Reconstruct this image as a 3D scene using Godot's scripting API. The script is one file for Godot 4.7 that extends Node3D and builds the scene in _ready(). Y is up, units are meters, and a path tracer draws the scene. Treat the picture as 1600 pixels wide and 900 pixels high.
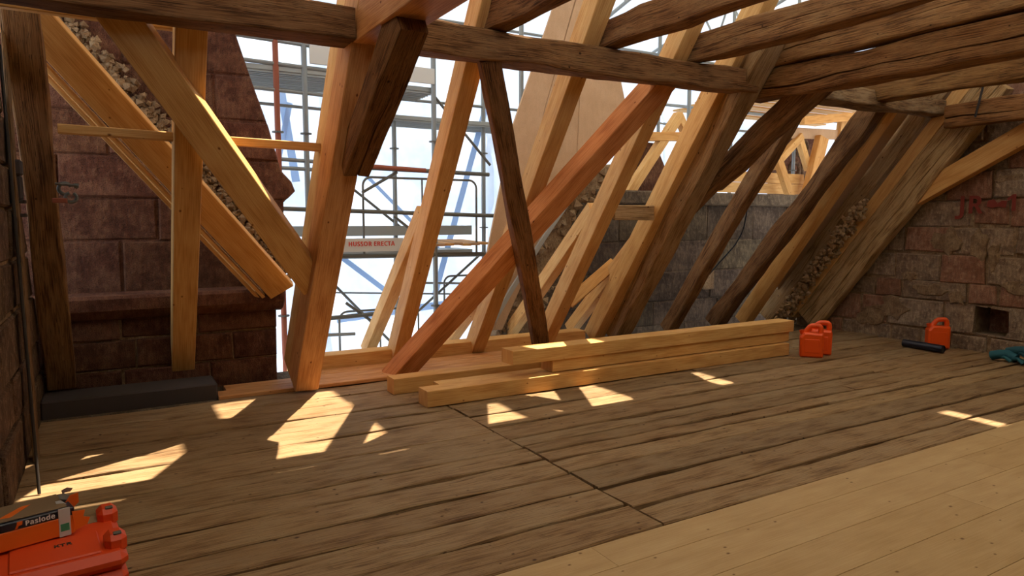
extends Node3D

# A roof space under repair: leaning posts, rafters, purlin and joists of old and new timber,
# stone walls, a plank floor, and a sheeted scaffold outside the open eaves.

const SUN_DIR := Vector3(-0.40, -1.0, 0.10)
const SUN_ENERGY := 8.6
const SKY_ENERGY := 2.4
const EXPOSURE := 0.61

var M := {}
var used := {}

# ---------------------------------------------------------------- naming and metas
func numbered(base: String, parent: Node) -> String:
	var key := str(parent.get_instance_id()) + "/" + base
	var n: int = used.get(key, 0)
	used[key] = n + 1
	return base if n == 0 else "%s_%03d" % [base, n]

func put(o: Node3D, called: String, parent: Node) -> Node3D:
	o.name = numbered(called, parent)
	parent.add_child(o, true)
	return o

func tag(o: Node, label: String, category := "", group := "", kind := "") -> Node:
	if label != "": o.set_meta("label", label)
	if category != "": o.set_meta("category", category)
	if group != "": o.set_meta("group", group)
	if kind != "": o.set_meta("kind", kind)
	return o

func thing(called: String, label: String, category: String, at := Vector3.ZERO, turn := 0.0, group := "") -> Node3D:
	var o := Node3D.new()
	put(o, called, self)
	o.position = at
	o.rotation.y = turn
	tag(o, label, category, group)
	return o

func mesh_node(st: SurfaceTool, called: String, mat: Material, parent: Node) -> MeshInstance3D:
	st.generate_normals()
	var mi := MeshInstance3D.new()
	mi.mesh = st.commit()
	mi.material_override = mat
	mi.cast_shadow = GeometryInstance3D.SHADOW_CASTING_SETTING_ON
	put(mi, called, parent)
	return mi

func new_st(tint := Color(1, 1, 1)) -> SurfaceTool:
	var st := SurfaceTool.new()
	st.begin(Mesh.PRIMITIVE_TRIANGLES)
	st.set_smooth_group(-1)
	st.set_color(tint)
	return st

func vtx(st: SurfaceTool, p: Vector3, uv: Vector2) -> void:
	st.set_uv(uv)
	st.add_vertex(p)

func quad(st: SurfaceTool, a: Vector3, b: Vector3, c: Vector3, d: Vector3, ua: Vector2, ub: Vector2, uc: Vector2, ud: Vector2) -> void:
	vtx(st, a, ua); vtx(st, b, ub); vtx(st, c, uc)
	vtx(st, a, ua); vtx(st, c, uc); vtx(st, d, ud)

# ---------------------------------------------------------------- textures
func layer(w: int, h: int, rw: int, rh: int, freq: float, sd: int, oct := 3) -> PackedByteArray:
	var n := FastNoiseLite.new()
	n.seed = sd
	n.noise_type = FastNoiseLite.TYPE_SIMPLEX_SMOOTH
	n.frequency = freq
	n.fractal_octaves = oct
	var im := n.get_seamless_image(rw, rh)
	im.convert(Image.FORMAT_L8)
	im.resize(w, h, Image.INTERPOLATE_CUBIC)
	return im.get_data()

# grain runs along x. p: dark, mid, light colours (sRGB) and strengths
func wood(p: Dictionary, sd: int) -> Array:
	var w := 1024
	var h := 512
	var fine := layer(w, h, 40, 512, 0.16, sd, 2)
	var mid := layer(w, h, 90, 300, 0.04, sd + 1, 4)
	var blotch := layer(w, h, 256, 192, 0.022, sd + 2, 4)
	var hair := layer(w, h, 48, 512, 0.35, sd + 3, 1)
	var speck := layer(w, h, 1024, 512, 0.12, sd + 4, 2)
	var knots := []
	var rng := RandomNumberGenerator.new()
	rng.seed = sd
	for k in p.get("knots", 0):
		knots.append([rng.randf() * w, rng.randf() * h, rng.randf_range(1.6, 4.2)])
	var dark: Color = p.dark
	var base: Color = p.mid
	var light: Color = p.light
	var grey: Color = p.get("grey", base)
	var gr: float = p.get("grain", 0.5)
	var bl: float = p.get("blotch", 0.3)
	var cr: float = p.get("crack", 0.0)
	var gy: float = p.get("greyness", 0.0)
	var data := PackedByteArray()
	data.resize(w * h * 3)
	var bump := PackedByteArray()
	bump.resize(w * h)
	for y in h:
		for x in w:
			var i := y * w + x
			var g := fine[i] / 255.0 - 0.5
			var m := mid[i] / 255.0 - 0.5
			var b := blotch[i] / 255.0 - 0.5
			var v := gr * (g * 1.0 + m * 0.45) + bl * b
			var c: Color = base.lerp(light, clampf(v * 2.0, 0, 1)) if v > 0 else base.lerp(dark, clampf(-v * 2.0, 0, 1))
			if gy > 0.0:
				c = c.lerp(grey, clampf((b * 1.6 + m * 0.7 + 0.35) * gy, 0, 1))
			var hgt := 0.62 + g * 0.35
			if cr > 0.0:
				var hh := hair[i] / 255.0
				var lim := 0.20 * cr + m * 0.12
				if hh < lim:
					var s := clampf((lim - hh) * 9.0, 0, 1)
					c = c.lerp(dark * 0.55, s * 0.85)
					hgt -= s * 0.45
				if speck[i] < 38:
					c = c.lerp(dark, 0.6)
			for k in knots:
				var dx: float = absf(x - k[0])
				if dx > 20.0: continue
				var dy: float = absf(y - k[1])
				if dy > 20.0: continue
				var r: float = sqrt(dx * dx * 1.6 + dy * dy) / k[2]
				if r < 2.2:
					c = c.lerp(p.knot, clampf(2.2 - r, 0, 1) * (0.85 if r < 1.1 else 0.4))
			data[i * 3] = int(clampf(c.r, 0, 1) * 255.0)
			data[i * 3 + 1] = int(clampf(c.g, 0, 1) * 255.0)
			data[i * 3 + 2] = int(clampf(c.b, 0, 1) * 255.0)
			bump[i] = int(clampf(hgt, 0, 1) * 255.0)
	var im := Image.create_from_data(w, h, false, Image.FORMAT_RGB8, data)
	var bm := Image.create_from_data(w, h, false, Image.FORMAT_L8, bump)
	bm.convert(Image.FORMAT_RGBA8)
	bm.bump_map_to_normal_map(p.get("relief", 3.0))
	return [ImageTexture.create_from_image(im), ImageTexture.create_from_image(bm)]

# mottled mineral surface: base colours mixed by coarse patches, fine grit and pits
func mineral(p: Dictionary, sd: int) -> Array:
	var w := 512
	var h := 512
	var big := layer(w, h, 512, 512, 0.008, sd, 4)
	var med := layer(w, h, 512, 512, 0.03, sd + 1, 4)
	var grit := layer(w, h, 512, 512, 0.22, sd + 2, 3)
	var tool := layer(w, h, 512, 128, 0.06, sd + 3, 3)
	var data := PackedByteArray()
	data.resize(w * h * 3)
	var bump := PackedByteArray()
	bump.resize(w * h)
	var a: Color = p.a
	var b: Color = p.b
	var stain: Color = p.stain
	var pits: float = p.get("pits", 0.3)
	var soft: float = p.get("soft", 1.0)
	for i in w * h:
		var t := clampf((big[i] / 255.0 - 0.5) * 1.7 + (med[i] / 255.0 - 0.5) * 0.8 + 0.5, 0, 1)
		var c: Color = a.lerp(b, t)
		var s := clampf((med[i] / 255.0 - 0.62) * 5.0, 0, 1) * float(p.get("stained", 0.6))
		c = c.lerp(stain, s)
		var g := grit[i] / 255.0 - 0.5
		c = c * (1.0 + (g * 0.45 + (tool[i] / 255.0 - 0.5) * 0.25) * soft)
		var hgt := 0.6 + g * 0.4 + (med[i] / 255.0 - 0.5) * 0.7 + (tool[i] / 255.0 - 0.5) * 0.3
		if grit[i] < 60:
			c = c * (1.0 - pits)
			hgt -= pits * 0.6
		data[i * 3] = int(clampf(c.r, 0, 1) * 255.0)
		data[i * 3 + 1] = int(clampf(c.g, 0, 1) * 255.0)
		data[i * 3 + 2] = int(clampf(c.b, 0, 1) * 255.0)
		bump[i] = int(clampf(hgt, 0, 1) * 255.0)
	var im := Image.create_from_data(w, h, false, Image.FORMAT_RGB8, data)
	var bm := Image.create_from_data(w, h, false, Image.FORMAT_L8, bump)
	bm.convert(Image.FORMAT_RGBA8)
	bm.bump_map_to_normal_map(p.get("relief", 4.0))
	return [ImageTexture.create_from_image(im), ImageTexture.create_from_image(bm)]

func textured(t: Array, rough: float, nscale := 1.0) -> StandardMaterial3D:
	var m := StandardMaterial3D.new()
	m.albedo_texture = t[0]
	m.normal_enabled = true
	m.normal_texture = t[1]
	m.normal_scale = nscale
	m.roughness = rough
	m.vertex_color_use_as_albedo = true
	m.metallic_specular = 0.25
	return m

func tri(m: StandardMaterial3D, s: float) -> StandardMaterial3D:
	m.uv1_triplanar = true
	m.uv1_world_triplanar = true
	m.uv1_scale = Vector3(s, s, s)
	return m

func plain(c: Color, rough := 0.6, metal := 0.0) -> StandardMaterial3D:
	var m := StandardMaterial3D.new()
	m.albedo_color = c
	m.roughness = rough
	m.metallic = metal
	m.vertex_color_use_as_albedo = true
	return m

func rgb(r: int, g: int, b: int) -> Color:
	return Color8(r, g, b)

func make_materials() -> void:
	M.spruce = textured(wood({dark = rgb(176, 122, 66), mid = rgb(212, 162, 98), light = rgb(229, 189, 130), knot = rgb(116, 70, 36), knots = 12, grain = 0.55, blotch = 0.35, relief = 1.2}, 11), 0.62, 0.5)
	M.larch = textured(wood({dark = rgb(158, 100, 56), mid = rgb(200, 140, 86), light = rgb(222, 168, 112), knot = rgb(92, 46, 24), knots = 10, grain = 0.7, blotch = 0.45, relief = 1.4}, 23), 0.6, 0.5)
	M.old = textured(wood({dark = rgb(66, 42, 25), mid = rgb(134, 94, 57), light = rgb(170, 126, 80), grey = rgb(120, 94, 68), knot = rgb(42, 26, 16), knots = 9, grain = 0.85, blotch = 0.6, crack = 1.0, greyness = 0.45, relief = 5.0}, 37), 0.85, 1.0)
	M.grey_old = textured(wood({dark = rgb(74, 54, 38), mid = rgb(144, 112, 78), light = rgb(182, 150, 110), grey = rgb(142, 122, 98), knot = rgb(50, 36, 26), knots = 8, grain = 0.9, blotch = 0.55, crack = 1.25, greyness = 0.7, relief = 6.0}, 41), 0.88, 1.0)
	M.pale_old = textured(wood({dark = rgb(112, 82, 52), mid = rgb(182, 146, 100), light = rgb(208, 174, 126), grey = rgb(172, 144, 110), knot = rgb(70, 46, 28), knots = 10, grain = 0.9, blotch = 0.5, crack = 0.8, greyness = 0.4, relief = 6.0}, 47), 0.85, 1.0)
	M.floor_old = textured(wood({dark = rgb(92, 66, 42), mid = rgb(150, 118, 82), light = rgb(180, 148, 106), grey = rgb(142, 118, 90), knot = rgb(60, 40, 26), knots = 16, grain = 0.8, blotch = 0.5, crack = 0.75, greyness = 0.5, relief = 3.5}, 53), 0.7, 0.8)
	M.floor_new = textured(wood({dark = rgb(166, 130, 86), mid = rgb(184, 150, 104), light = rgb(198, 166, 120), knot = rgb(104, 72, 42), knots = 22, grain = 0.4, blotch = 0.4, relief = 0.8}, 67), 0.55, 0.4)
	M.sandstone = tri(textured(mineral({a = rgb(86, 54, 41), b = rgb(112, 77, 58), stain = rgb(124, 94, 72), stained = 0.3, pits = 0.35, relief = 5.0}, 71), 0.95), 0.9)
	M.brownstone = tri(textured(mineral({a = rgb(88, 66, 50), b = rgb(118, 92, 70), stain = rgb(150, 126, 98), stained = 0.6, pits = 0.4, relief = 6.0}, 79), 0.95), 1.1)
	M.gable = tri(textured(mineral({a = rgb(126, 104, 84), b = rgb(162, 138, 112), stain = rgb(186, 164, 134), stained = 0.5, pits = 0.4, relief = 6.0}, 101), 0.95), 1.1)
	M.gable_red = tri(textured(mineral({a = rgb(132, 92, 70), b = rgb(156, 116, 92), stain = rgb(176, 146, 116), stained = 0.4, pits = 0.35, relief = 5.0}, 107), 0.95), 0.9)
	M.mortar = tri(textured(mineral({a = rgb(126, 100, 74), b = rgb(158, 132, 100), stain = rgb(92, 70, 50), stained = 0.6, pits = 0.5, relief = 7.0}, 83), 1.0), 1.6)
	M.greystone = tri(textured(mineral({a = rgb(80, 66, 52), b = rgb(106, 90, 72), stain = rgb(126, 108, 88), stained = 0.4, pits = 0.3, relief = 5.0}, 89), 0.95), 0.8)
	M.board = tri(textured(mineral({a = rgb(180, 144, 108), b = rgb(188, 152, 116), stain = rgb(172, 136, 100), stained = 0.2, pits = 0.02, soft = 0.15, relief = 0.5}, 97), 0.8, 0.4), 0.5)
	M.pale_mortar = tri(textured(mineral({a = rgb(176, 144, 106), b = rgb(202, 172, 132), stain = rgb(140, 112, 80), stained = 0.5, pits = 0.45, relief = 7.0}, 113), 1.0), 1.6)
	M.zinc = plain(rgb(152, 148, 138), 0.6, 0.2)
	M.toe = plain(rgb(196, 192, 182), 0.6)
	M.dark_plank = plain(rgb(62, 52, 48), 0.85)
	M.steel = plain(rgb(128, 130, 126), 0.5, 0.3)
	M.dull_steel = plain(rgb(100, 98, 90), 0.6, 0.3)
	M.alu = plain(rgb(150, 152, 146), 0.5, 0.3)
	M.rust = plain(rgb(150, 84, 60), 0.8, 0.2)
	M.iron = plain(rgb(58, 50, 44), 0.7, 0.5)
	M.paint_red = plain(rgb(196, 52, 36), 0.7)
	M.chalk_red = plain(rgb(122, 46, 32), 0.95)
	M.orange = plain(rgb(240, 84, 14), 0.38)
	M.case_orange = plain(rgb(226, 74, 24), 0.45)
	M.box_orange = plain(rgb(238, 110, 24), 0.5)
	M.black = plain(rgb(22, 22, 24), 0.45)
	M.navy = plain(rgb(22, 28, 44), 0.35)
	M.white = plain(rgb(236, 234, 228), 0.55)
	M.green = plain(rgb(70, 150, 110), 0.6)
	M.card = plain(rgb(150, 122, 92), 0.8)
	M.teal = plain(rgb(22, 84, 92), 0.7)
	M.clear = plain(rgb(200, 200, 196), 0.25)
	var tn := FastNoiseLite.new()
	tn.seed = 5
	tn.frequency = 0.012
	var tt := NoiseTexture2D.new()
	tt.width = 512
	tt.height = 512
	tt.seamless = true
	tt.noise = tn
	var ramp := Gradient.new()
	ramp.colors = PackedColorArray([rgb(214, 226, 238), rgb(242, 244, 246)])
	tt.color_ramp = ramp
	var tarp := StandardMaterial3D.new()
	tarp.albedo_texture = tt
	tarp.uv1_triplanar = true
	tarp.uv1_scale = Vector3(0.4, 0.4, 0.4)
	tarp.roughness = 0.6
	tarp.backlight_enabled = true
	tarp.backlight = Color(1, 1, 1)
	tarp.cull_mode = BaseMaterial3D.CULL_DISABLED
	M.tarp = tarp
	var band := plain(rgb(200, 220, 242), 0.6)  # bluish colour for the strips that draw tarpaulin fold shadows
	band.backlight_enabled = true
	band.backlight = Color(1, 1, 1)
	band.cull_mode = BaseMaterial3D.CULL_DISABLED
	M.band = band
	var rs := plain(rgb(234, 228, 214), 0.7)
	rs.backlight_enabled = true
	rs.backlight = Color(0.9, 0.9, 0.9)
	rs.cull_mode = BaseMaterial3D.CULL_DISABLED
	M.roof_sheet = rs
	M.courtyard = plain(rgb(150, 146, 140), 0.95)

# ---------------------------------------------------------------- shape builders
# a timber from c0 to c1; u is the direction of its width w, its depth is d
func timber(called: String, c0: Vector3, c1: Vector3, u: Vector3, w: float, d: float, mat: Material, parent: Node, sd: int, o := {}) -> MeshInstance3D:
	var t := (c1 - c0).normalized()
	var ln := c0.distance_to(c1)
	u = (u - t * u.dot(t)).normalized()
	var v := t.cross(u).normalized()
	var jit: float = o.get("jit", 0.0)
	var bev: float = o.get("bev", 0.005)
	var seg: float = o.get("seg", 0.25)
	var tint: Color = o.get("tint", Color(1, 1, 1))
	var cracks: Array = o.get("cracks", [])        # [face 0..3, offset across -0.5..0.5, depth, half width]
	var bow: float = o.get("bow", 0.0)
	var rng := RandomNumberGenerator.new()
	rng.seed = sd * 7919 + 13
	var nz := FastNoiseLite.new()
	nz.seed = sd
	nz.frequency = 0.9
	nz.fractal_octaves = 3
	var n := 1 if jit == 0.0 and bow == 0.0 and cracks.is_empty() else maxi(2, int(ceil(ln / seg)))
	# profile: corner points in order (+u+v), (-u+v), (-u-v), (+u-v), faces between them 0..3
	var cs := [Vector2(1, 1), Vector2(-1, 1), Vector2(-1, -1), Vector2(1, -1)]
	var prof := []                                   # [base point, corner index or -1, crack index, role]
	for k in 4:
		var c: Vector2 = cs[k]
		var pc: Vector2 = cs[(k + 3) % 4]
		var nc: Vector2 = cs[(k + 1) % 4]
		var p := Vector2(c.x * w / 2, c.y * d / 2)
		var din := Vector2((pc.x - c.x) * 0.5, (pc.y - c.y) * 0.5).normalized()
		var dout := Vector2((nc.x - c.x) * 0.5, (nc.y - c.y) * 0.5).normalized()
		prof.append([p + din * bev, k, -1, 0])
		if bev > 0.009:
			prof.append([p + (din + dout) * bev * 0.3, k, -1, 0])
		prof.append([p + dout * bev, k, -1, 0])
		for ci in cracks.size():
			if cracks[ci][0] == k:
				var q := Vector2(nc.x * w / 2, nc.y * d / 2)
				var mid := p.lerp(q, 0.5 + cracks[ci][1])
				var inward := -(p + q).normalized()
				prof.append([mid - dout * cracks[ci][3], -1, ci, 0])
				prof.append([mid + inward * cracks[ci][2], -1, ci, 1])
				prof.append([mid + dout * cracks[ci][3], -1, ci, 2])
	var np := prof.size()
	var per := [0.0]
	for j in np:
		per.append(per[j] + (prof[j][0] as Vector2).distance_to(prof[(j + 1) % np][0]))
	var rings := []
	for i in n + 1:
		var x := ln * i / n
		var ring := PackedVector3Array()
		var bx := bow * sin(PI * i / n)
		for j in np:
			var e: Array = prof[j]
			var p: Vector2 = e[0]
			if e[1] >= 0 and jit > 0.0:
				var k: int = e[1]
				p += Vector2(nz.get_noise_2d(x, k * 31.0), nz.get_noise_2d(x, k * 31.0 + 500.0)) * jit * 2.0
			elif e[2] >= 0:
				var ci: int = e[2]
				var open := clampf(0.55 + 1.3 * nz.get_noise_2d(x * 0.6, 900.0 + ci * 50.0), 0.04, 1.0)
				var wob := nz.get_noise_2d(x * 1.2, 1500.0 + ci * 50.0) * 0.03
				var face: int = cracks[ci][0]
				var along := Vector2(1, 0) if face % 2 == 0 else Vector2(0, 1)
				var left: Vector2 = prof[j - e[3]][0]
				var right: Vector2 = prof[j - e[3] + 2][0]
				var cen := (left + right) * 0.5
				p = cen + (p - cen) * open + along * wob
			ring.append(Vector3(x, p.x, p.y + bx))
		rings.append(ring)
	var st := new_st(tint)
	var ou := rng.randf()
	var ov := rng.randf()
	for i in n:
		for j in np:
			var j2 := (j + 1) % np
			var x0 := ln * i / n / 2.2 + ou
			var x1 := ln * (i + 1) / n / 2.2 + ou
			var v0: float = per[j] / 0.6 + ov
			var v1: float = per[j + 1] / 0.6 + ov
			quad(st, rings[i][j], rings[i][j2], rings[i + 1][j2], rings[i + 1][j], Vector2(x0, v0), Vector2(x0, v1), Vector2(x1, v1), Vector2(x1, v0))
	for e in [0, n]:
		var cen := Vector3.ZERO
		for p in rings[e]: cen += p
		cen /= np
		for j in np:
			var a: Vector3 = rings[e][j]
			var b: Vector3 = rings[e][(j + 1) % np]
			var ua := Vector2(a.z / 2.0 + ou, a.y / 0.6 + ov)
			var ub := Vector2(b.z / 2.0 + ou, b.y / 0.6 + ov)
			var uc := Vector2(cen.z / 2.0 + ou, cen.y / 0.6 + ov)
			if e == 0:
				vtx(st, cen, uc); vtx(st, b, ub); vtx(st, a, ua)
			else:
				vtx(st, cen, uc); vtx(st, a, ua); vtx(st, b, ub)
	var mi := mesh_node(st, called, mat, parent)
	mi.transform = Transform3D(Basis(t, u, v), c0)
	return mi

func add_box(st: SurfaceTool, lo: Vector3, hi: Vector3, bev := 0.004) -> void:
	# chamfered box
	var b := minf(bev, minf(hi.x - lo.x, minf(hi.y - lo.y, hi.z - lo.z)) * 0.45)
	var c := (lo + hi) / 2
	var h := (hi - lo) / 2
	var pts := func(ax: int, s: float) -> Array:
		var r := []
		var a1 := (ax + 1) % 3
		var a2 := (ax + 2) % 3
		for k in [[1, 1], [-1, 1], [-1, -1], [1, -1]]:
			var p := Vector3.ZERO
			p[ax] = s * h[ax]
			p[a1] = k[0] * (h[a1] - b)
			p[a2] = k[1] * (h[a2] - b)
			r.append(c + p)
		return r
	var face := func(a: Vector3, bb: Vector3, cc: Vector3, dd: Vector3) -> void:
		var nrm := (bb - a).cross(cc - a)
		var outw := (a + bb + cc + dd) / 4 - c
		var z := Vector2.ZERO
		if nrm.dot(outw) > 0:
			quad(st, a, dd, cc, bb, z, Vector2(0, 1), Vector2(1, 1), Vector2(1, 0))
		else:
			quad(st, a, bb, cc, dd, z, Vector2(1, 0), Vector2(1, 1), Vector2(0, 1))
	var f := {}
	for ax in 3:
		for s in [1.0, -1.0]:
			var q: Array = pts.call(ax, s)
			face.call(q[0], q[1], q[2], q[3])
			f[[ax, s]] = q
	for ax in 3:
		var a1 := (ax + 1) % 3
		var a2 := (ax + 2) % 3
		for s1 in [1.0, -1.0]:
			for s2 in [1.0, -1.0]:
				var e := []
				for s in [1.0, -1.0]:
					var p := Vector3.ZERO
					p[ax] = s * (h[ax] - b)
					p[a1] = s1 * h[a1]
					p[a2] = s2 * (h[a2] - b)
					var q := p
					q[a1] = s1 * (h[a1] - b)
					q[a2] = s2 * h[a2]
					e.append([c + p, c + q])
				face.call(e[0][0], e[0][1], e[1][1], e[1][0])
	for sx in [1.0, -1.0]:
		for sy in [1.0, -1.0]:
			for sz in [1.0, -1.0]:
				var p1 := c + Vector3(sx * h.x, sy * (h.y - b), sz * (h.z - b))
				var p2 := c + Vector3(sx * (h.x - b), sy * h.y, sz * (h.z - b))
				var p3 := c + Vector3(sx * (h.x - b), sy * (h.y - b), sz * h.z)
				if (p2 - p1).cross(p3 - p1).dot(p1 - c) > 0:
					vtx(st, p1, Vector2.ZERO); vtx(st, p3, Vector2.ZERO); vtx(st, p2, Vector2.ZERO)
				else:
					vtx(st, p1, Vector2.ZERO); vtx(st, p2, Vector2.ZERO); vtx(st, p3, Vector2.ZERO)

func box(called: String, lo: Vector3, hi: Vector3, mat: Material, parent: Node, bev := 0.004, tint := Color(1, 1, 1)) -> MeshInstance3D:
	var st := new_st(tint)
	add_box(st, lo, hi, bev)
	return mesh_node(st, called, mat, parent)

func add_tube(st: SurfaceTool, path: Array, r: float, sides := 10) -> void:
	var n := path.size()
	var rings := []
	var prev := Vector3.ZERO
	for i in n:
		var t: Vector3 = ((path[mini(i + 1, n - 1)] as Vector3) - (path[maxi(i - 1, 0)] as Vector3)).normalized()
		var side := prev
		if side == Vector3.ZERO:
			side = t.cross(Vector3.UP)
			if side.length() < 0.05: side = t.cross(Vector3.RIGHT)
		side = (side - t * side.dot(t)).normalized()
		prev = side
		var up := t.cross(side).normalized()
		var ring := PackedVector3Array()
		for j in sides:
			var a := TAU * j / sides
			ring.append((path[i] as Vector3) + (side * cos(a) + up * sin(a)) * r)
		rings.append(ring)
	st.set_smooth_group(1)
	for i in n - 1:
		for j in sides:
			var j2 := (j + 1) % sides
			var z := Vector2(float(j) / sides, float(i))
			quad(st, rings[i][j], rings[i][j2], rings[i + 1][j2], rings[i + 1][j], z, z, z, z)
	st.set_smooth_group(-1)
	for e in [0, n - 1]:
		for j in sides:
			var j2 := (j + 1) % sides
			var z := Vector2.ZERO
			if e == 0:
				vtx(st, path[e], z); vtx(st, rings[e][j2], z); vtx(st, rings[e][j], z)
			else:
				vtx(st, path[e], z); vtx(st, rings[e][j], z); vtx(st, rings[e][j2], z)

func tube(called: String, path: Array, r: float, mat: Material, parent: Node, sides := 10, tint := Color(1, 1, 1)) -> MeshInstance3D:
	var st := new_st(tint)
	add_tube(st, path, r, sides)
	return mesh_node(st, called, mat, parent)

func inset(poly: PackedVector2Array, b: float) -> PackedVector2Array:
	var out := PackedVector2Array()
	var n := poly.size()
	for i in n:
		var p := poly[i]
		var e0 := (p - poly[(i + n - 1) % n]).normalized()
		var e1 := (poly[(i + 1) % n] - p).normalized()
		var n0 := Vector2(-e0.y, e0.x)
		var n1 := Vector2(-e1.y, e1.x)
		var m := n0 + n1
		var q := m / maxf(0.35, m.length_squared() * 0.5)
		out.append(p + q * b)
	return out

# a polygon (counter-clockwise, metres) given thickness: p = o + ax*x + up*y, from back to front along nrm
func add_slab(st: SurfaceTool, poly: PackedVector2Array, o: Vector3, ax: Vector3, up: Vector3, nrm: Vector3, back: float, front: float, bev := 0.01, rough := 0.0, sd := 0) -> void:
	if Geometry2D.is_polygon_clockwise(poly):
		poly = poly.duplicate()
		poly.reverse()
	var n := poly.size()
	var ins := inset(poly, bev)
	var at := func(p: Vector2, k: float) -> Vector3:
		return o + ax * p.x + up * p.y + nrm * k
	var idx := Geometry2D.triangulate_polygon(ins)
	if idx.is_empty():
		ins = poly
		idx = Geometry2D.triangulate_polygon(ins)
	var rng := RandomNumberGenerator.new()
	rng.seed = sd
	var fr := PackedFloat32Array()
	for i in n: fr.append(front + rng.randf_range(-rough, rough))
	var flip := ax.cross(up).dot(nrm) > 0
	var emit := func(a: Vector3, b: Vector3, c: Vector3, ua: Vector2, ub: Vector2, uc: Vector2) -> void:
		if flip:
			vtx(st, a, ua); vtx(st, c, uc); vtx(st, b, ub)
		else:
			vtx(st, a, ua); vtx(st, b, ub); vtx(st, c, uc)
	for k in range(0, idx.size(), 3):
		var a := ins[idx[k]]
		var b := ins[idx[k + 1]]
		var c := ins[idx[k + 2]]
		if (b - a).cross(c - a) < 0:
			var s := b
			b = c
			c = s
			emit.call(at.call(a, fr[idx[k]]), at.call(b, fr[idx[k + 2]]), at.call(c, fr[idx[k + 1]]), a, b, c)
		else:
			emit.call(at.call(a, fr[idx[k]]), at.call(b, fr[idx[k + 1]]), at.call(c, fr[idx[k + 2]]), a, b, c)
	var idb := Geometry2D.triangulate_polygon(poly)
	for k in range(0, idb.size(), 3):
		var a := poly[idb[k]]
		var b := poly[idb[k + 1]]
		var c := poly[idb[k + 2]]
		if (b - a).cross(c - a) < 0:
			var s := b
			b = c
			c = s
		emit.call(at.call(a, back), at.call(c, back), at.call(b, back), a, c, b)
	for i in n:
		var i2 := (i + 1) % n
		var a := poly[i]
		var b := poly[i2]
		var e0: float = fr[i] - bev
		var e1: float = fr[i2] - bev
		emit.call(at.call(a, back), at.call(b, back), at.call(b, e1), a, b, b)
		emit.call(at.call(a, back), at.call(b, e1), at.call(a, e0), a, b, a)
		emit.call(at.call(a, e0), at.call(b, e1), at.call(ins[i2], fr[i2]), a, b, b)
		emit.call(at.call(a, e0), at.call(ins[i2], fr[i2]), at.call(ins[i], fr[i]), a, b, a)

func slab(called: String, poly: PackedVector2Array, o: Vector3, ax: Vector3, up: Vector3, nrm: Vector3, back: float, front: float, mat: Material, parent: Node, bev := 0.01, tint := Color(1, 1, 1)) -> MeshInstance3D:
	var st := new_st(tint)
	add_slab(st, poly, o, ax, up, nrm, back, front, bev)
	return mesh_node(st, called, mat, parent)

func rect(x0: float, y0: float, x1: float, y1: float) -> PackedVector2Array:
	return PackedVector2Array([Vector2(x0, y0), Vector2(x1, y0), Vector2(x1, y1), Vector2(x0, y1)])

# masonry: stones in courses, each clipped to the outline, standing proud of a mortar core
func masonry(parent: Node3D, outline: PackedVector2Array, courses: Array, lens: Vector2, o: Vector3, ax: Vector3, nrm: Vector3, thick: float, mat: Material, core: Material, sd: int, joint := 0.014, proud := 0.025, holes := [], tones := [0.85, 1.15]) -> void:
	var rng := RandomNumberGenerator.new()
	rng.seed = sd
	slab("mortar_core", outline, o, ax, Vector3.UP, nrm, -thick, 0.0, core, parent, 0.002)
	var lo := outline[0].x
	var hi := outline[0].x
	for p in outline:
		lo = minf(lo, p.x)
		hi = maxf(hi, p.x)
	for k in courses.size() - 1:
		var y0: float = courses[k]
		var y1: float = courses[k + 1]
		var x := lo - rng.randf() * lens.x
		while x < hi:
			var ln := rng.randf_range(lens.x, lens.y)
			var j := joint * rng.randf_range(0.6, 1.3)
			var q := PackedVector2Array([
				Vector2(x + j * 0.5, y0 + j * 0.5 + rng.randf_range(-0.006, 0.006)), Vector2(x + ln - j * 0.5, y0 + j * 0.5 + rng.randf_range(-0.006, 0.006)),
				Vector2(x + ln - j * 0.5 + rng.randf_range(-0.008, 0.008), y1 - j * 0.5), Vector2(x + j * 0.5 + rng.randf_range(-0.008, 0.008), y1 - j * 0.5)])
			x += ln
			var parts := Geometry2D.intersect_polygons(q, outline)
			for h in holes:
				var nxt: Array[PackedVector2Array] = []
				for p in parts: nxt.append_array(Geometry2D.clip_polygons(p, h))
				parts = nxt
			for p in parts:
				if p.size() < 3: continue
				var lo2 := p[0]
				var hi2 := p[0]
				for s in p:
					lo2 = lo2.min(s)
					hi2 = hi2.max(s)
				if hi2.x - lo2.x < 0.05 or hi2.y - lo2.y < 0.03: continue
				var tone := rng.randf_range(tones[0], tones[1])
				var st := new_st(Color(tone, tone * rng.randf_range(0.94, 1.03), tone * rng.randf_range(0.9, 1.05)))
				add_slab(st, p, o, ax, Vector3.UP, nrm, -0.03, proud + rng.randf_range(-0.008, 0.01), minf(0.012, (hi2 - lo2)[(hi2 - lo2).min_axis_index()] * 0.2), 0.004, rng.randi())
				mesh_node(st, "stone", mat, parent)

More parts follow.
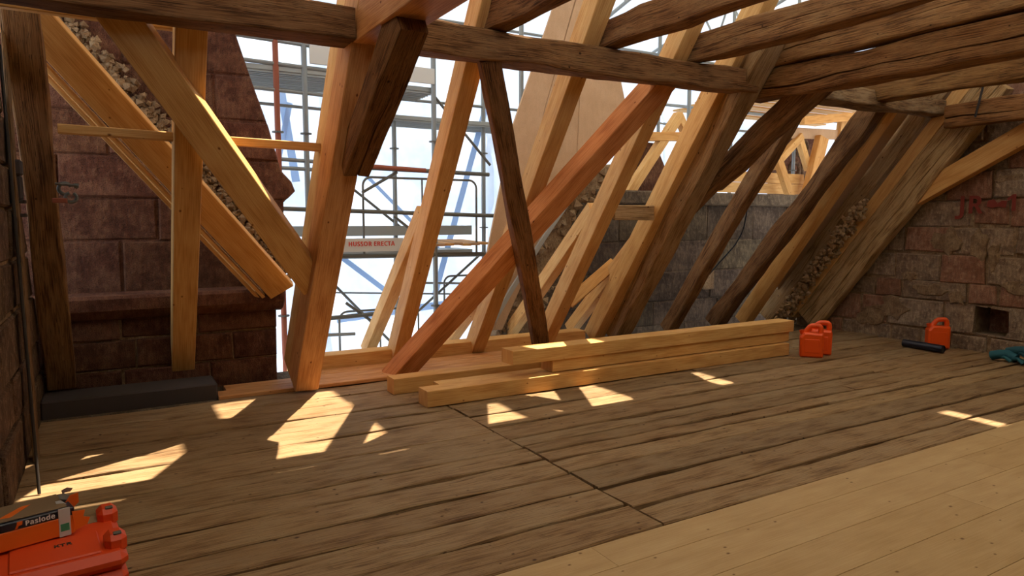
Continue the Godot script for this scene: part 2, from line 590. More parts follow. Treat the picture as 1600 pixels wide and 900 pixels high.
# heap of rough lumps (broken mortar, rubble)
func rubble(called: String, pts: Array, size: Vector2, mat: Material, parent: Node, sd: int) -> MeshInstance3D:
	var rng := RandomNumberGenerator.new()
	rng.seed = sd
	var st := new_st()
	for p in pts:
		var r := rng.randf_range(size.x, size.y)
		var tone := rng.randf_range(0.75, 1.2)
		st.set_color(Color(tone, tone * 0.98, tone * 0.95))
		var b := Basis.from_euler(Vector3(rng.randf() * TAU, rng.randf() * TAU, rng.randf() * TAU))
		var vs := []
		for d in [Vector3.RIGHT, Vector3.LEFT, Vector3.UP, Vector3.DOWN, Vector3.BACK, Vector3.FORWARD]:
			vs.append((p as Vector3) + b * (d * r * rng.randf_range(0.6, 1.15)))
		for f in [[0, 2, 4], [2, 1, 4], [1, 3, 4], [3, 0, 4], [2, 0, 5], [1, 2, 5], [3, 1, 5], [0, 3, 5]]:
			vtx(st, vs[f[0]], Vector2.ZERO); vtx(st, vs[f[2]], Vector2.ZERO); vtx(st, vs[f[1]], Vector2.ZERO)
	return mesh_node(st, called, mat, parent)

func lettering(called: String, text: String, h: float, deep: float, mat: Material, parent: Node, xf: Transform3D, bold := true) -> MeshInstance3D:
	var tm := TextMesh.new()
	var f := SystemFont.new()
	f.font_names = PackedStringArray(["Droid Sans"])
	f.font_weight = 700 if bold else 400
	tm.font = f
	tm.text = text
	tm.font_size = 64
	tm.pixel_size = h / 46.0
	tm.depth = deep
	var mi := MeshInstance3D.new()
	mi.mesh = tm
	mi.material_override = mat
	put(mi, called, parent)
	mi.transform = xf
	return mi

# a single timber that is a thing of its own
func beam_thing(called: String, label: String, row: Array, mat: Material, sd: int, o := {}, cat := "timber", group := "") -> MeshInstance3D:
	var mi := timber(called, row[0], row[1], row[2], row[3], row[4], mat, self, sd, o)
	tag(mi, label, cat, group)
	return mi

const OLD := {jit = 0.010, bev = 0.016, seg = 0.16}
const ROUGH := {jit = 0.018, bev = 0.028, seg = 0.14}

# openings cut in the added roof to throw sun patches: x0, x1, z0, z1
const SUN_GAPS := [[1.95, 2.75, -5.41, -4.50], [3.05, 3.95, -6.20, -4.50], [4.64, 4.94, -5.15, -4.62], [5.24, 5.95, -5.45, -4.70], [6.90, 7.06, -5.15, -4.66], [7.98, 8.10, -3.80, -3.40], [7.62, 7.74, -3.30, -2.90]]

# timbers: start, end, width direction, width, depth (metres)
var T := {
	"r1": [Vector3(2.371, 0.057, -6.390), Vector3(2.188, 3.984, -3.369), Vector3(0.999, 0.029, 0.022), 0.140, 0.180],
	"r2": [Vector3(3.242, 0.057, -6.390), Vector3(3.089, 4.048, -3.319), Vector3(1.000, 0.024, 0.018), 0.150, 0.180],
	"r3": [Vector3(4.105, 0.056, -6.390), Vector3(3.995, 4.268, -3.150), Vector3(1.000, 0.016, 0.013), 0.150, 0.180],
	"rBnew": [Vector3(4.808, 0.063, -6.398), Vector3(4.632, 4.050, -3.331), Vector3(0.999, 0.028, 0.021), 0.150, 0.200],
	"r5": [Vector3(5.955, 0.055, -6.385), Vector3(5.724, 3.713, -3.571), Vector3(0.999, 0.040, 0.030), 0.150, 0.170],
	"r6": [Vector3(6.792, 0.056, -6.403), Vector3(7.059, 3.275, -3.927), Vector3(0.998, -0.052, -0.040), 0.200, 0.200],
	"r7": [Vector3(7.313, 0.058, -6.389), Vector3(7.089, 4.063, -3.309), Vector3(0.999, 0.035, 0.027), 0.160, 0.180],
	"r9": [Vector3(7.861, 0.066, -6.408), Vector3(7.934, 4.120, -3.290), Vector3(1.000, -0.011, -0.009), 0.220, 0.220],
	"V1": [Vector3(0.454, 0.104, -6.347), Vector3(0.447, 3.509, -3.728), Vector3(1.000, 0.001, 0.001), 0.170, 0.170],
	"A": [Vector3(1.311, 0.082, -5.716), Vector3(1.431, 2.945, -4.116), Vector3(0.999, -0.030, -0.022), 0.190, 0.260],
	"B": [Vector3(4.983, 0.072, -6.204), Vector3(4.794, 2.968, -3.976), Vector3(0.999, 0.041, 0.031), 0.220, 0.220],
	"C": [Vector3(7.885, 0.105, -5.796), Vector3(7.885, 2.810, -3.726), Vector3(1.000, 0.000, -0.000), 0.170, 0.330],
	"D1": [Vector3(2.147, -0.040, -5.875), Vector3(3.981, 2.570, -4.369), Vector3(0.852, -0.418, -0.314), 0.200, 0.170],
	"S1": [Vector3(3.623, 0.061, -5.629), Vector3(2.275, 2.511, -4.250), Vector3(0.900, 0.348, 0.261), 0.150, 0.120],
	"T2": [Vector3(1.313, 0.921, -5.278), Vector3(-0.157, 2.842, -4.231), Vector3(0.827, 0.449, 0.337), 0.200, 0.150],
	"T1": [Vector3(1.219, 0.812, -5.998), Vector3(-0.532, 2.822, -5.016), Vector3(0.782, 0.499, 0.374), 0.220, 0.070],
	"K1": [Vector3(1.445, 1.787, -4.639), Vector3(1.445, 2.492, -3.584), Vector3(1.000, 0.000, -0.000), 0.170, 0.210],
	"K2": [Vector3(5.170, 1.766, -4.949), Vector3(5.170, 2.605, -3.715), Vector3(1.000, 0.000, -0.000), 0.220, 0.180],
	"K3": [Vector3(7.895, 1.552, -4.704), Vector3(7.895, 2.815, -2.427), Vector3(1.000, 0.000, -0.000), 0.130, 0.200],
	"s1": [Vector3(2.361, -0.015, -7.240), Vector3(2.361, 1.475, -5.582), Vector3(1.000, 0.000, -0.000), 0.120, 0.140],
	"s2": [Vector3(3.227, 0.063, -6.975), Vector3(3.227, 0.681, -6.165), Vector3(1.000, 0.000, -0.000), 0.120, 0.140],
	"s3": [Vector3(4.090, 0.044, -7.121), Vector3(4.090, 1.520, -5.442), Vector3(1.000, 0.000, -0.000), 0.120, 0.140],
	"s4": [Vector3(4.793, 0.088, -6.834), Vector3(4.793, 1.479, -5.301), Vector3(1.000, 0.000, -0.000), 0.120, 0.140],
}

# ---------------------------------------------------------------- the setting
func build_light_and_camera() -> void:
	var cam := Camera3D.new()
	cam.name = "camera"
	cam.fov = 45.46
	cam.near = 0.05
	cam.far = 200.0
	add_child(cam)
	cam.position = Vector3(0, 1.4, 0)
	cam.rotation_degrees = Vector3(-5.61, -30.1, 0)
	cam.current = true

	var we := WorldEnvironment.new()
	we.name = "world_environment"
	var env := Environment.new()
	env.tonemap_mode = Environment.TONE_MAPPER_LINEAR
	env.tonemap_exposure = EXPOSURE
	env.background_mode = Environment.BG_SKY
	var sky := Sky.new()
	var ps := ProceduralSkyMaterial.new()
	ps.sky_top_color = Color(0.62, 0.74, 0.90)
	ps.sky_horizon_color = Color(0.90, 0.93, 0.96)
	ps.ground_bottom_color = Color(0.55, 0.54, 0.52)
	ps.ground_horizon_color = Color(0.85, 0.86, 0.86)
	ps.sky_energy_multiplier = SKY_ENERGY
	ps.ground_energy_multiplier = SKY_ENERGY
	sky.sky_material = ps
	env.sky = sky
	env.sdfgi_enabled = true
	env.ssao_enabled = true
	env.ssil_enabled = true
	we.environment = env
	add_child(we)

	var sun := DirectionalLight3D.new()
	sun.name = "sun"
	sun.light_color = Color(1.0, 0.95, 0.86)
	sun.light_energy = SUN_ENERGY
	sun.light_angular_distance = 0.53
	sun.shadow_enabled = true
	add_child(sun)
	sun.look_at_from_position(Vector3.ZERO, SUN_DIR, Vector3.RIGHT)

func structure(called: String, label := "") -> Node3D:
	var o := Node3D.new()
	put(o, called, self)
	o.set_meta("kind", "structure")
	if label != "": o.set_meta("label", label)
	return o

func build_floor() -> void:
	var fl := structure("floor", "old grey-brown floorboards with a strip of new pale boards")
	box("subfloor", Vector3(-0.9, -0.24, -5.75), Vector3(8.4, -0.075, 4.6), M.old, fl, 0.005)
	var rng := RandomNumberGenerator.new()
	rng.seed = 4
	var n := 0
	var left := [-5.72, -5.38, -5.15, -4.86, -4.58, -4.34, -3.93, -3.54, -3.32, -3.05, -2.82, -2.56, -2.285]
	var right := [-5.72, -5.30, -4.92, -4.60, -4.32, -4.03, -3.755, -3.58, -3.42, -3.26, -3.07, -2.80, -2.51, -2.285]
	for side in 2:
		var zs: Array = left if side == 0 else right
		var x0 := -0.5 if side == 0 else 2.15
		var x1 := 2.14 if side == 0 else 8.02
		for i in zs.size() - 1:
			var g := 0.014 + rng.randf() * 0.012
			if side == 1 and i in [3, 11, 12]: g = 0.034
			if side == 0 and i in [1, 7, 8]: g = 0.028
			var wd: float = zs[i + 1] - zs[i] - g
			var zc: float = (zs[i] + zs[i + 1]) / 2
			var y := -0.022 + rng.randf_range(-0.005, 0.002)
			var cuts := [x0, x1]
			if side == 1:
				if i < 9: cuts = [x0, 4.2 + rng.randf() * 2.6, x1]
				elif i == 9: cuts = [x0, 3.1, x1]
			for k in cuts.size() - 1:
				var tone := rng.randf_range(0.78, 1.12)
				var warm := rng.randf_range(0.97, 1.05)
				timber("plank", Vector3(cuts[k] + 0.003, y, zc), Vector3(cuts[k + 1] - 0.003, y + rng.randf_range(-0.003, 0.003), zc), Vector3(0, 0, 1), wd, 0.042, M.floor_old, fl, 300 + n,
					{jit = 0.006, bev = 0.006, seg = 0.16, tint = Color(tone * warm, tone, tone / warm)})
				n += 1
	# new pale boards nearest the camera
	var z := -2.28
	var row := 0
	while z < 4.4:
		var wd := 0.19 if row == 0 else 0.245
		if row == 3: wd = 0.30
		var x := -0.5 - rng.randf() * 1.2
		while x < 8.0:
			var ln := rng.randf_range(1.9, 3.2)
			var a := maxf(x, -0.5)
			var b := minf(x + ln, 8.02)
			if b - a > 0.05:
				var tone := rng.randf_range(0.94, 1.05)
				timber("board", Vector3(a + 0.001, -0.015, z + wd / 2), Vector3(b - 0.001, -0.015, z + wd / 2), Vector3(0, 0, 1), wd - 0.002, 0.036, M.floor_new, fl, 500 + n, {bev = 0.0012, tint = Color(tone, tone * 0.99, tone * 0.97)})
				n += 1
			x += ln
		z += wd
		row += 1

func build_walls() -> void:
	# left party wall, close beside the camera
	var wl := structure("wall_left", "brown stone party wall")
	var courses := []
	var y := -0.04
	var rng := RandomNumberGenerator.new()
	rng.seed = 9
	while y < 3.6:
		courses.append(y)
		y += rng.randf_range(0.24, 0.34)
	courses.append(y)
	var out := PackedVector2Array([Vector2(-4.5, -0.04), Vector2(6.45, -0.04), Vector2(6.45, 0.1), Vector2(3.85, 3.5), Vector2(-4.5, 3.5)])
	masonry(wl, out, courses, Vector2(0.45, 0.9), Vector3(-0.525, 0, 0), Vector3(0, 0, -1), Vector3(1, 0, 0), 0.35, M.brownstone, M.mortar, 21, 0.02, 0.02, [], [0.7, 0.95])
	# right gable wall of red and brown blocks with a square socket
	var wr := structure("wall_right", "red and brown sandstone gable wall with a square socket")
	courses = [-0.04, 0.16, 0.50, 0.72, 1.02, 1.33, 1.62, 1.93, 2.24, 2.56, 2.9, 3.2, 3.5]
	out = PackedVector2Array([Vector2(-6.1, -0.04), Vector2(4.5, -0.04), Vector2(4.5, 3.5), Vector2(-3.5, 3.5), Vector2(-6.1, 0.12)])
	var hole := PackedVector2Array([Vector2(-3.88, 0.19), Vector2(-3.57, 0.18), Vector2(-3.53, 0.25), Vector2(-3.54, 0.46), Vector2(-3.87, 0.48)])
	slab_right(wr, out, courses, hole)
	# rear: the other roof slope, still boarded, behind the camera
	var ce := structure("ceiling", "boarded rear roof slope")
	for i in 12:
		var s0 := Vector3(0, 3.9 - i * 0.36, 1.9 + i * 0.277)
		timber("roof_board", s0 + Vector3(-0.6, 0, 0), s0 + Vector3(8.2, 0, 0), Vector3(0, -0.793, 0.61), 0.445, 0.03, M.old, ce, 800 + i, {bev = 0.003})

func slab_right(wr: Node3D, out: PackedVector2Array, courses: Array, hole: PackedVector2Array) -> void:
	# core with the socket cut out of it, in four pieces round the hole, and a dark back to the socket
	var o := Vector3(8.045, 0, 0)
	var ax := Vector3(0, 0, 1)
	var nr := Vector3(-1, 0, 0)
	for p in Geometry2D.clip_polygons(out, rect(-9, 0.18, -3.87, 0.48)):
		for q in Geometry2D.clip_polygons(p, rect(-3.88, 0.18, 9, 0.48)):
			slab("mortar_core", q, o, ax, Vector3.UP, nr, -0.4, 0.0, M.mortar, wr, 0.002, Color(1.1, 1.05, 1.0))
	slab("mortar_core", rect(-5.8, 0.18, -3.88, 0.48), o, ax, Vector3.UP, nr, -0.4, 0.0, M.mortar, wr, 0.002, Color(1.1, 1.05, 1.0))
	slab("mortar_core", rect(-3.54, 0.18, 4.5, 0.48), o, ax, Vector3.UP, nr, -0.4, 0.0, M.mortar, wr, 0.002, Color(1.1, 1.05, 1.0))
	box("socket_back", Vector3(8.38, 0.1, -4.0), Vector3(8.5, 0.6, -3.4), M.gable_red, wr, 0.004)
	var rng := RandomNumberGenerator.new()
	rng.seed = 77
	for k in courses.size() - 1:
		var x := -6.2 - rng.randf() * 0.3
		while x < 4.5:
			var ln := rng.randf_range(0.3, 0.75)
			var j := rng.randf_range(0.012, 0.03)
			var up := rng.randf_range(-0.03, 0.03) if k > 1 else 0.0
			var q := PackedVector2Array([Vector2(x + j, courses[k] + j * 0.5 + up), Vector2(x + ln, courses[k] + j * 0.6 + up * 0.4), Vector2(x + ln - rng.randf() * 0.02, courses[k + 1] - j * 0.4), Vector2(x + j + rng.randf() * 0.02, courses[k + 1] - j * 0.5 + rng.randf() * 0.01)])
			x += ln
			for p in Geometry2D.intersect_polygons(q, out):
				for s in Geometry2D.clip_polygons(p, hole):
					if s.size() < 3 or absf(poly_area(s)) < 0.006: continue
					var red := rng.randf() < 0.35
					var tone := rng.randf_range(0.75, 1.3)
					var st := new_st(Color(tone, tone * 0.97, tone * 0.95))
					add_slab(st, s, o, ax, Vector3.UP, nr, -0.04, 0.022 + rng.randf_range(-0.012, 0.014), 0.012, 0.006, rng.randi())
					mesh_node(st, "stone", M.gable_red if red else M.gable, wr)
	# smears and lumps of old plaster left on the stones
	for m in [[-4.20, 1.16, 0.16, 0.2], [-3.86, 1.12, 0.1, 0.22], [-3.72, 1.02, 0.08, 0.16], [-4.75, 0.36, 0.22, 0.14], [-5.05, 0.24, 0.18, 0.16], [-4.35, 0.62, 0.2, 0.07], [-4.05, 0.55, 0.1, 0.08], [-3.45, 0.72, 0.2, 0.08], [-3.62, 1.86, 0.16, 0.1], [-4.02, 1.88, 0.12, 0.06], [-3.3, 1.1, 0.1, 0.2], [-4.6, 0.75, 0.1, 0.06]]:
		var pp := PackedVector2Array()
		for i in 14:
			var an := TAU * i / 14.0
			var rr := rng.randf_range(0.55, 1.15)
			pp.append(Vector2(m[0] + cos(an) * m[2] * rr, m[1] + sin(an) * m[3] * rr))
		var ps := new_st()
		add_slab(ps, pp, o, ax, Vector3.UP, nr, 0.0, 0.034, 0.008, 0.005, rng.randi())
		mesh_node(ps, "plaster_smear", M.mortar, wr)
	# red painted mason's marks
	for m in [["JR", -4.07, 1.475, 0.19], ["1", -3.67, 1.49, 0.17]]:
		lettering("painted_letters", m[0], m[3], 0.002, M.chalk_red, wr, Transform3D(Basis(Vector3(0, 0, 1), Vector3(0, 1, 0), Vector3(-1, 0, 0)), Vector3(8.004, m[2] + 0.09, m[1] + 0.1)))
	slab("paint_smear", PackedVector2Array([Vector2(-3.81, 1.55), Vector2(-3.76, 1.53), Vector2(-3.70, 1.545), Vector2(-3.63, 1.53), Vector2(-3.62, 1.60), Vector2(-3.67, 1.605), Vector2(-3.71, 1.575), Vector2(-3.74, 1.62), Vector2(-3.80, 1.61)]), Vector3(8.004, 0, 0), Vector3(0, 0, 1), Vector3.UP, Vector3(-1, 0, 0), 0.0, 0.002, M.chalk_red, wr, 0.001)

func poly_area(p: PackedVector2Array) -> float:
	var a := 0.0
	for i in p.size():
		a += p[i].cross(p[(i + 1) % p.size()])
	return a * 0.5

func build_eaves_walls() -> void:
	# red stone back of a dormer gable at the left, with a moulded ledge
	var we := structure("wall_eaves", "red sandstone back of a dormer gable with a moulded ledge")
	var ax := Vector3(1, 0, 0)
	var nr := Vector3(0, 0, 1)
	var o := Vector3(0, 0, -6.325)
	var up_out := PackedVector2Array([Vector2(-0.75, 0.80), Vector2(1.30, 0.80), Vector2(1.31, 1.12), Vector2(1.32, 1.56), Vector2(1.37, 1.60), Vector2(1.43, 1.66), Vector2(1.40, 1.74), Vector2(1.31, 1.84), Vector2(1.22, 2.2), Vector2(1.10, 2.56), Vector2(0.96, 3.02), Vector2(0.80, 3.5), Vector2(-0.75, 3.5)])
	masonry(we, up_out, [0.80, 1.24, 1.58, 1.91, 2.24, 2.62, 3.0, 3.5], Vector2(0.5, 0.95), o, ax, nr, 0.3, M.sandstone, M.sandstone, 31, 0.016, 0.022, [], [0.75, 1.1])
	var low_out := PackedVector2Array([Vector2(-0.75, -0.1), Vector2(1.20, -0.1), Vector2(1.21, 0.66), Vector2(-0.75, 0.66)])
	masonry(we, low_out, [-0.1, 0.22, 0.46, 0.66], Vector2(0.55, 1.05), Vector3(0, 0, -6.225), ax, nr, 0.4, M.sandstone, M.mortar, 35, 0.016, 0.022, [], [0.7, 1.05])
	# ledge: a swept moulding, chipped here and there
	var prof := PackedVector2Array([Vector2(0, 0.62), Vector2(0.06, 0.64), Vector2(0.14, 0.71), Vector2(0.15, 0.80), Vector2(0.135, 0.825), Vector2(-0.3, 0.84), Vector2(-0.3, 0.62)])
	slab("ledge", prof, Vector3(-0.72, 0, -6.2), Vector3(0, 0, 1), Vector3.UP, Vector3(1, 0, 0), 0.0, 1.98, M.sandstone, we, 0.012, Color(1.0, 0.98, 0.95))
	# broken mortar along the raking board
	var rng := RandomNumberGenerator.new()
	rng.seed = 15
	var pts := []
	for i in 1300:
		var s := rng.randf()
		var p := Vector3(1.20, 0.92, -6.29).lerp(Vector3(-0.45, 2.92, -6.20), s)
		pts.append(p + Vector3(rng.randf_range(-0.06, 0.17), rng.randf_range(-0.05, 0.17), rng.randf_range(-0.02, 0.04)))
	rubble("broken_mortar", pts, Vector2(0.015, 0.05), M.mortar, we, 5).set_meta("kind", "stuff")
	# low dark kerb in front of the red wall
	box("kerb", Vector3(-0.5, -0.02, -6.1), Vector3(0.66, 0.125, -5.76), M.dark_plank, we, 0.012)

	# grey parapet behind the rafters
	var wo := structure("wall_outer", "grey stone parapet wall behind the old rafters")
	var go := PackedVector2Array([Vector2(4.55, -0.4), Vector2(10.4, -0.4), Vector2(10.4, 1.62), Vector2(5.1, 1.62), Vector2(4.55, 0.6)])
	masonry(wo, go, [-0.4, -0.02, 0.30, 0.70, 1.12, 1.62], Vector2(0.7, 1.3), Vector3(0, 0, -7.06), ax, nr, 0.35, M.greystone, M.greystone, 41, 0.010, 0.012, [], [0.6, 0.85])
	box("coping", Vector3(5.3, 1.61, -7.45), Vector3(10.5, 1.79, -6.98), M.greystone, wo, 0.02)
	box("patch_stone", Vector3(7.2, 0.42, -7.1), Vector3(7.42, 0.70, -7.02), M.mortar, wo, 0.015)
	# rubble core of a neighbouring dormer cheek with its grey batten
	var ru := structure("wall_cheek", "rough brown rubble masonry between the reddish brace and the rafters")
	var cheek := PackedVector2Array([Vector2(3.86, -0.2), Vector2(4.5, -0.2), Vector2(4.9, 0.6), Vector2(5.25, 1.1), Vector2(5.7, 1.75), Vector2(5.58, 2.12), Vector2(5.25, 2.06), Vector2(4.72, 1.40), Vector2(4.2, 0.72), Vector2(3.95, 0.33)])
	slab("rubble_core", cheek, Vector3(0, 0, -7.12), ax, Vector3.UP, nr, -0.3, 0.05, M.mortar, ru, 0.02)
	pts = []
	for i in 420:
		var p := Vector2(rng.randf_range(3.86, 5.7), rng.randf_range(-0.1, 2.1))
		if Geometry2D.is_point_in_polygon(p, cheek): pts.append(Vector3(p.x, p.y, -7.07))
	rubble("rubble_stone", pts, Vector2(0.03, 0.09), M.mortar, ru, 6).set_meta("kind", "stuff")
	var a := [Vector3(3.74, 0.2, -6.93), Vector3(4.0, 0.58, -6.93), Vector3(4.44, 1.17, -6.93), Vector3(4.71, 1.51, -6.93), Vector3(5.16, 2.05, -6.93)]
	for i in 4:
		timber("batten", a[i], a[i + 1], Vector3(0.8, -0.6, 0), 0.06, 0.03, M.zinc, ru, 910 + i, {bev = 0.004})
	# light mortar fill beside the last leaning post
	pts = []
	for i in 900:
		var s := rng.randf()
		var p := Vector3(7.62, 0.05, -6.12).lerp(Vector3(7.62, 1.55, -5.0), s)
		pts.append(p + Vector3(rng.randf_range(0.0, 0.35), rng.randf_range(-0.1, 0.1), rng.randf_range(-0.06, 0.02)))
	rubble("mortar_fill", pts, Vector2(0.018, 0.05), M.pale_mortar, wo, 8).set_meta("kind", "stuff")

# ---------------------------------------------------------------- the roof timbers
func build_frame() -> void:
	var oldc := OLD.duplicate()
	# the purlin, in two old lengths either side of the new leaning post, and its far continuation
	oldc.cracks = [[3, 0.05, 0.02, 0.006]]
	beam_thing("purlin", "dark old purlin above the red stone wall", [Vector3(-0.5, 2.575, -4.27), Vector3(1.325, 2.575, -4.27), Vector3(0, 1, 0), 0.20, 0.22], M.old, 61, {jit = 0.008, bev = 0.014, seg = 0.16, tint = Color(0.72, 0.68, 0.68)}, "purlin")
	beam_thing("purlin", "old hewn purlin carrying the joists in front of the cheek boarding", [Vector3(1.50, 2.572, -4.26), Vector3(4.86, 2.58, -4.26), Vector3(0, 1, 0), 0.195, 0.20], M.old, 62, {jit = 0.012, bev = 0.018, seg = 0.14, cracks = [[2, 0.0, 0.012, 0.004]], tint = Color(0.95, 0.93, 0.92)}, "purlin")
	beam_thing("purlin", "short weathered purlin meeting the wormy leaning post", [Vector3(4.98, 2.585, -4.26), Vector3(8.0, 2.60, -4.26), Vector3(0, 1, 0), 0.16, 0.18], M.grey_old, 63, {jit = 0.014, bev = 0.016, seg = 0.14, tint = Color(0.9, 0.86, 0.8)}, "purlin")
	# leaning posts
	var pa := beam_thing("leaning_post", "big new square leaning post planted on the boards beside the red wall", T.A, M.larch, 64, {bev = 0.006, tint = Color(1.05, 1.02, 0.98)}, "post")
	beam_thing("leaning_post", "old weathered leaning post with a new rafter against its side", T.B, M.pale_old, 65, {jit = 0.016, bev = 0.022, seg = 0.13, cracks = [[0, 0.1, 0.03, 0.006], [3, 0.0, 0.03, 0.006]], tint = Color(0.72, 0.68, 0.64)}, "post")
	beam_thing("leaning_post", "worm-eaten pale old leaning post against the right gable wall", T.C, M.pale_old, 66, {jit = 0.014, bev = 0.02, seg = 0.11, cracks = [[1, -0.15, 0.02, 0.010], [1, 0.2, 0.02, 0.008]], tint = Color(1.2, 1.1, 0.95)}, "post")
	# a new side strip along the wormy post
	var cd: Vector3 = (T.C[1] - T.C[0]).normalized()
	var c0: Vector3 = T.C[0] + cd.cross(Vector3(1, 0, 0)).normalized() * 0.22 + Vector3(-0.02, 0, 0)
	beam_thing("rafter", "smooth new plank fixed along the wormy leaning post", [c0 - cd * 0.1, c0 + (T.C[1] - T.C[0]) * 0.98, Vector3(1, 0, 0), 0.14, 0.14], M.spruce, 67, {bev = 0.004}, "rafter")
	# rafters
	var dn: Vector3 = (T.A[1] - T.A[0]).normalized()
	var back := Vector3(0, 0.48, -0.877)
	back = (back - dn * back.dot(dn)).normalized()
	beam_thing("rafter", "new rafter directly behind the big new leaning post", [T.A[0] + back * 0.255 - dn * 0.05, T.A[1] + back * 0.255 + dn * 1.2, Vector3(1, 0, 0), 0.16, 0.2], M.spruce, 68, {}, "rafter")
	beam_thing("rafter", "new rafter standing beside the red-lettered scaffold toe board", T.r1, M.spruce, 69, {}, "rafter")
	beam_thing("rafter", "new rafter in front of the beige cheek boarding", T.r2, M.spruce, 70, {tint = Color(0.97, 0.95, 0.92)}, "rafter")
	beam_thing("rafter", "new rafter crossing behind the top of the reddish brace", T.r3, M.spruce, 71, {tint = Color(0.98, 0.94, 0.9)}, "rafter")
	beam_thing("rafter", "new rafter set tight against the old leaning post", T.rBnew, M.spruce, 72, {tint = Color(1.03, 1.0, 0.95)}, "rafter")
	beam_thing("rafter", "thin old brown rafter behind the black hanging cable", T.r5, M.old, 73, OLD, "rafter")
	var ro := ROUGH.duplicate()
	ro.tint = Color(0.7, 0.66, 0.62)
	beam_thing("rafter", "decayed dark old rafter next to the single new orange rafter", T.r6, M.old, 74, ro, "rafter")
	beam_thing("rafter", "new orange rafter between the decayed and the grey old rafters", T.r7, M.spruce, 75, {tint = Color(1.02, 0.94, 0.82)}, "rafter")
	beam_thing("rafter", "grey weathered old rafter next to the mortar fill", T.r9, M.pale_old, 76, {jit = 0.012, bev = 0.016, seg = 0.14, tint = Color(0.85, 0.85, 0.85)}, "rafter")
	beam_thing("rafter", "new rafter hanging in front of the red wall ledge", T.V1, M.spruce, 77, {tint = Color(0.95, 0.92, 0.85)}, "rafter")
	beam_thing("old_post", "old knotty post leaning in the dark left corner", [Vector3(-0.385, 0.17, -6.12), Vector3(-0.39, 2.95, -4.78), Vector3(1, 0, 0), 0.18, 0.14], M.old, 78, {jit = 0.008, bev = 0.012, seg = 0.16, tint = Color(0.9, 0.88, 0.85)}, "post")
	# sprockets at the rafter feet
	for s in [["s1", "sprocket at the foot of the rafter beside the open scaffold bay"], ["s2", "sprocket foot half hidden behind the reddish brace"], ["s3", "pale sprocket passing behind the thin old strut"], ["s4", "bright sprocket meeting the rafter on the old leaning post"]]:
		beam_thing("sprocket", s[1], T[s[0]], M.spruce, 80 + int(s[0]), {}, "sprocket")
	# braces
	beam_thing("diagonal_brace", "long reddish new brace rising from the boards to the purlin", T.D1, M.larch, 85, {tint = Color(1.0, 0.84, 0.76), bev = 0.006}, "brace")
	beam_thing("strut", "thin dark old strut crossing in front of the reddish brace", T.S1, M.old, 86, {jit = 0.008, bev = 0.012, seg = 0.14, cracks = [[3, 0.1, 0.025, 0.006]], tint = Color(0.85, 0.78, 0.72)}, "strut")
	beam_thing("diagonal_brace", "new pale brace dropping onto the big new leaning post", T.T2, M.spruce, 87, {tint = Color(0.92, 0.9, 0.86)}, "brace")
	var rb := thing("raking_board", "wide new raking board with battens against the red wall", "board")
	timber("face_board", T.T1[0], T.T1[1], T.T1[2], T.T1[3], T.T1[4], M.spruce, rb, 88, {tint = Color(0.9, 0.84, 0.76)})
	var uu: Vector3 = T.T1[2]
	for k in 2:
		var off := -uu * (0.135 + 0.035 * k) + Vector3(0, -0.02, -0.015 - 0.03 * k)
		timber("batten", T.T1[0] + off + (T.T1[1] - T.T1[0]) * 0.02, T.T1[1] + off, uu, 0.028, 0.05, M.spruce, rb, 89 + k, {bev = 0.003})
	beam_thing("knee_brace", "dark split old brace hanging on the big new leaning post", T.K1, M.old, 91, {jit = 0.008, bev = 0.012, seg = 0.12, cracks = [[0, 0.05, 0.04, 0.008], [2, 0.05, 0.04, 0.008]], tint = Color(0.85, 0.75, 0.66)}, "brace")
	beam_thing("knee_brace", "old cracked brace from the weathered leaning post to its tie beam", T.K2, M.old, 92, {jit = 0.014, bev = 0.02, seg = 0.12, cracks = [[1, 0.0, 0.04, 0.008], [2, 0.1, 0.03, 0.008]]}, "brace")
	beam_thing("knee_brace", "new orange brace running up beside the red gable wall", T.K3, M.spruce, 93, {tint = Color(0.98, 0.9, 0.78)}, "brace")
	beam_thing("counter_brace", "split new lath laid under the cracked old brace", [Vector3(5.06, 1.50, -5.12), Vector3(5.12, 2.05, -4.45), Vector3(1, 0, 0), 0.12, 0.05], M.old, 94, {tint = Color(1.5, 1.25, 1.0)}, "brace")
	# tie beams and joists running back over the room
	beam_thing("tie_beam", "new reddish tie beam over the dark split brace", [Vector3(1.455, 2.61, -4.33), Vector3(1.455, 2.61, 2.3), Vector3(1, 0, 0), 0.245, 0.26], M.larch, 95, {tint = Color(0.92, 0.86, 0.82)}, "beam")
	var joist := func(label: String, x: float, y0: float, y1: float, w: float, sd: int, cr: Array, tint: Color, z0 := -4.36) -> void:
		beam_thing("joist" if y0 > 2.6 else "tie_beam", label, [Vector3(x, (y0 + y1) / 2, z0), Vector3(x, (y0 + y1) / 2, 2.3), Vector3(1, 0, 0), w, y1 - y0], M.old, sd, {jit = 0.014, bev = 0.022, seg = 0.18, cracks = cr, tint = tint}, "beam")
	joist.call("dark old joist with a rounded end above the thin old strut", 2.325, 2.672, 2.89, 0.15, 96, [], Color(0.85, 0.78, 0.72), -4.30)
	joist.call("old brown joist resting on the purlin before the cheek boarding", 3.31, 2.675, 2.885, 0.15, 97, [], Color(1.0, 0.93, 0.84))
	joist.call("old joist with one long black crack resting on the purlin", 4.20, 2.675, 2.885, 0.16, 98, [[1, 0.05, 0.05, 0.010]], Color(1.05, 0.96, 0.86))
	joist.call("old joist lying on the cracked tie beam", 5.0, 2.70, 2.90, 0.2, 99, [[1, -0.1, 0.05, 0.008]], Color(1.08, 0.97, 0.84))
	joist.call("big cracked old tie beam over the weathered leaning post", 5.03, 2.445, 2.685, 0.22, 100, [[1, 0.15, 0.06, 0.010]], Color(1.05, 0.96, 0.88))
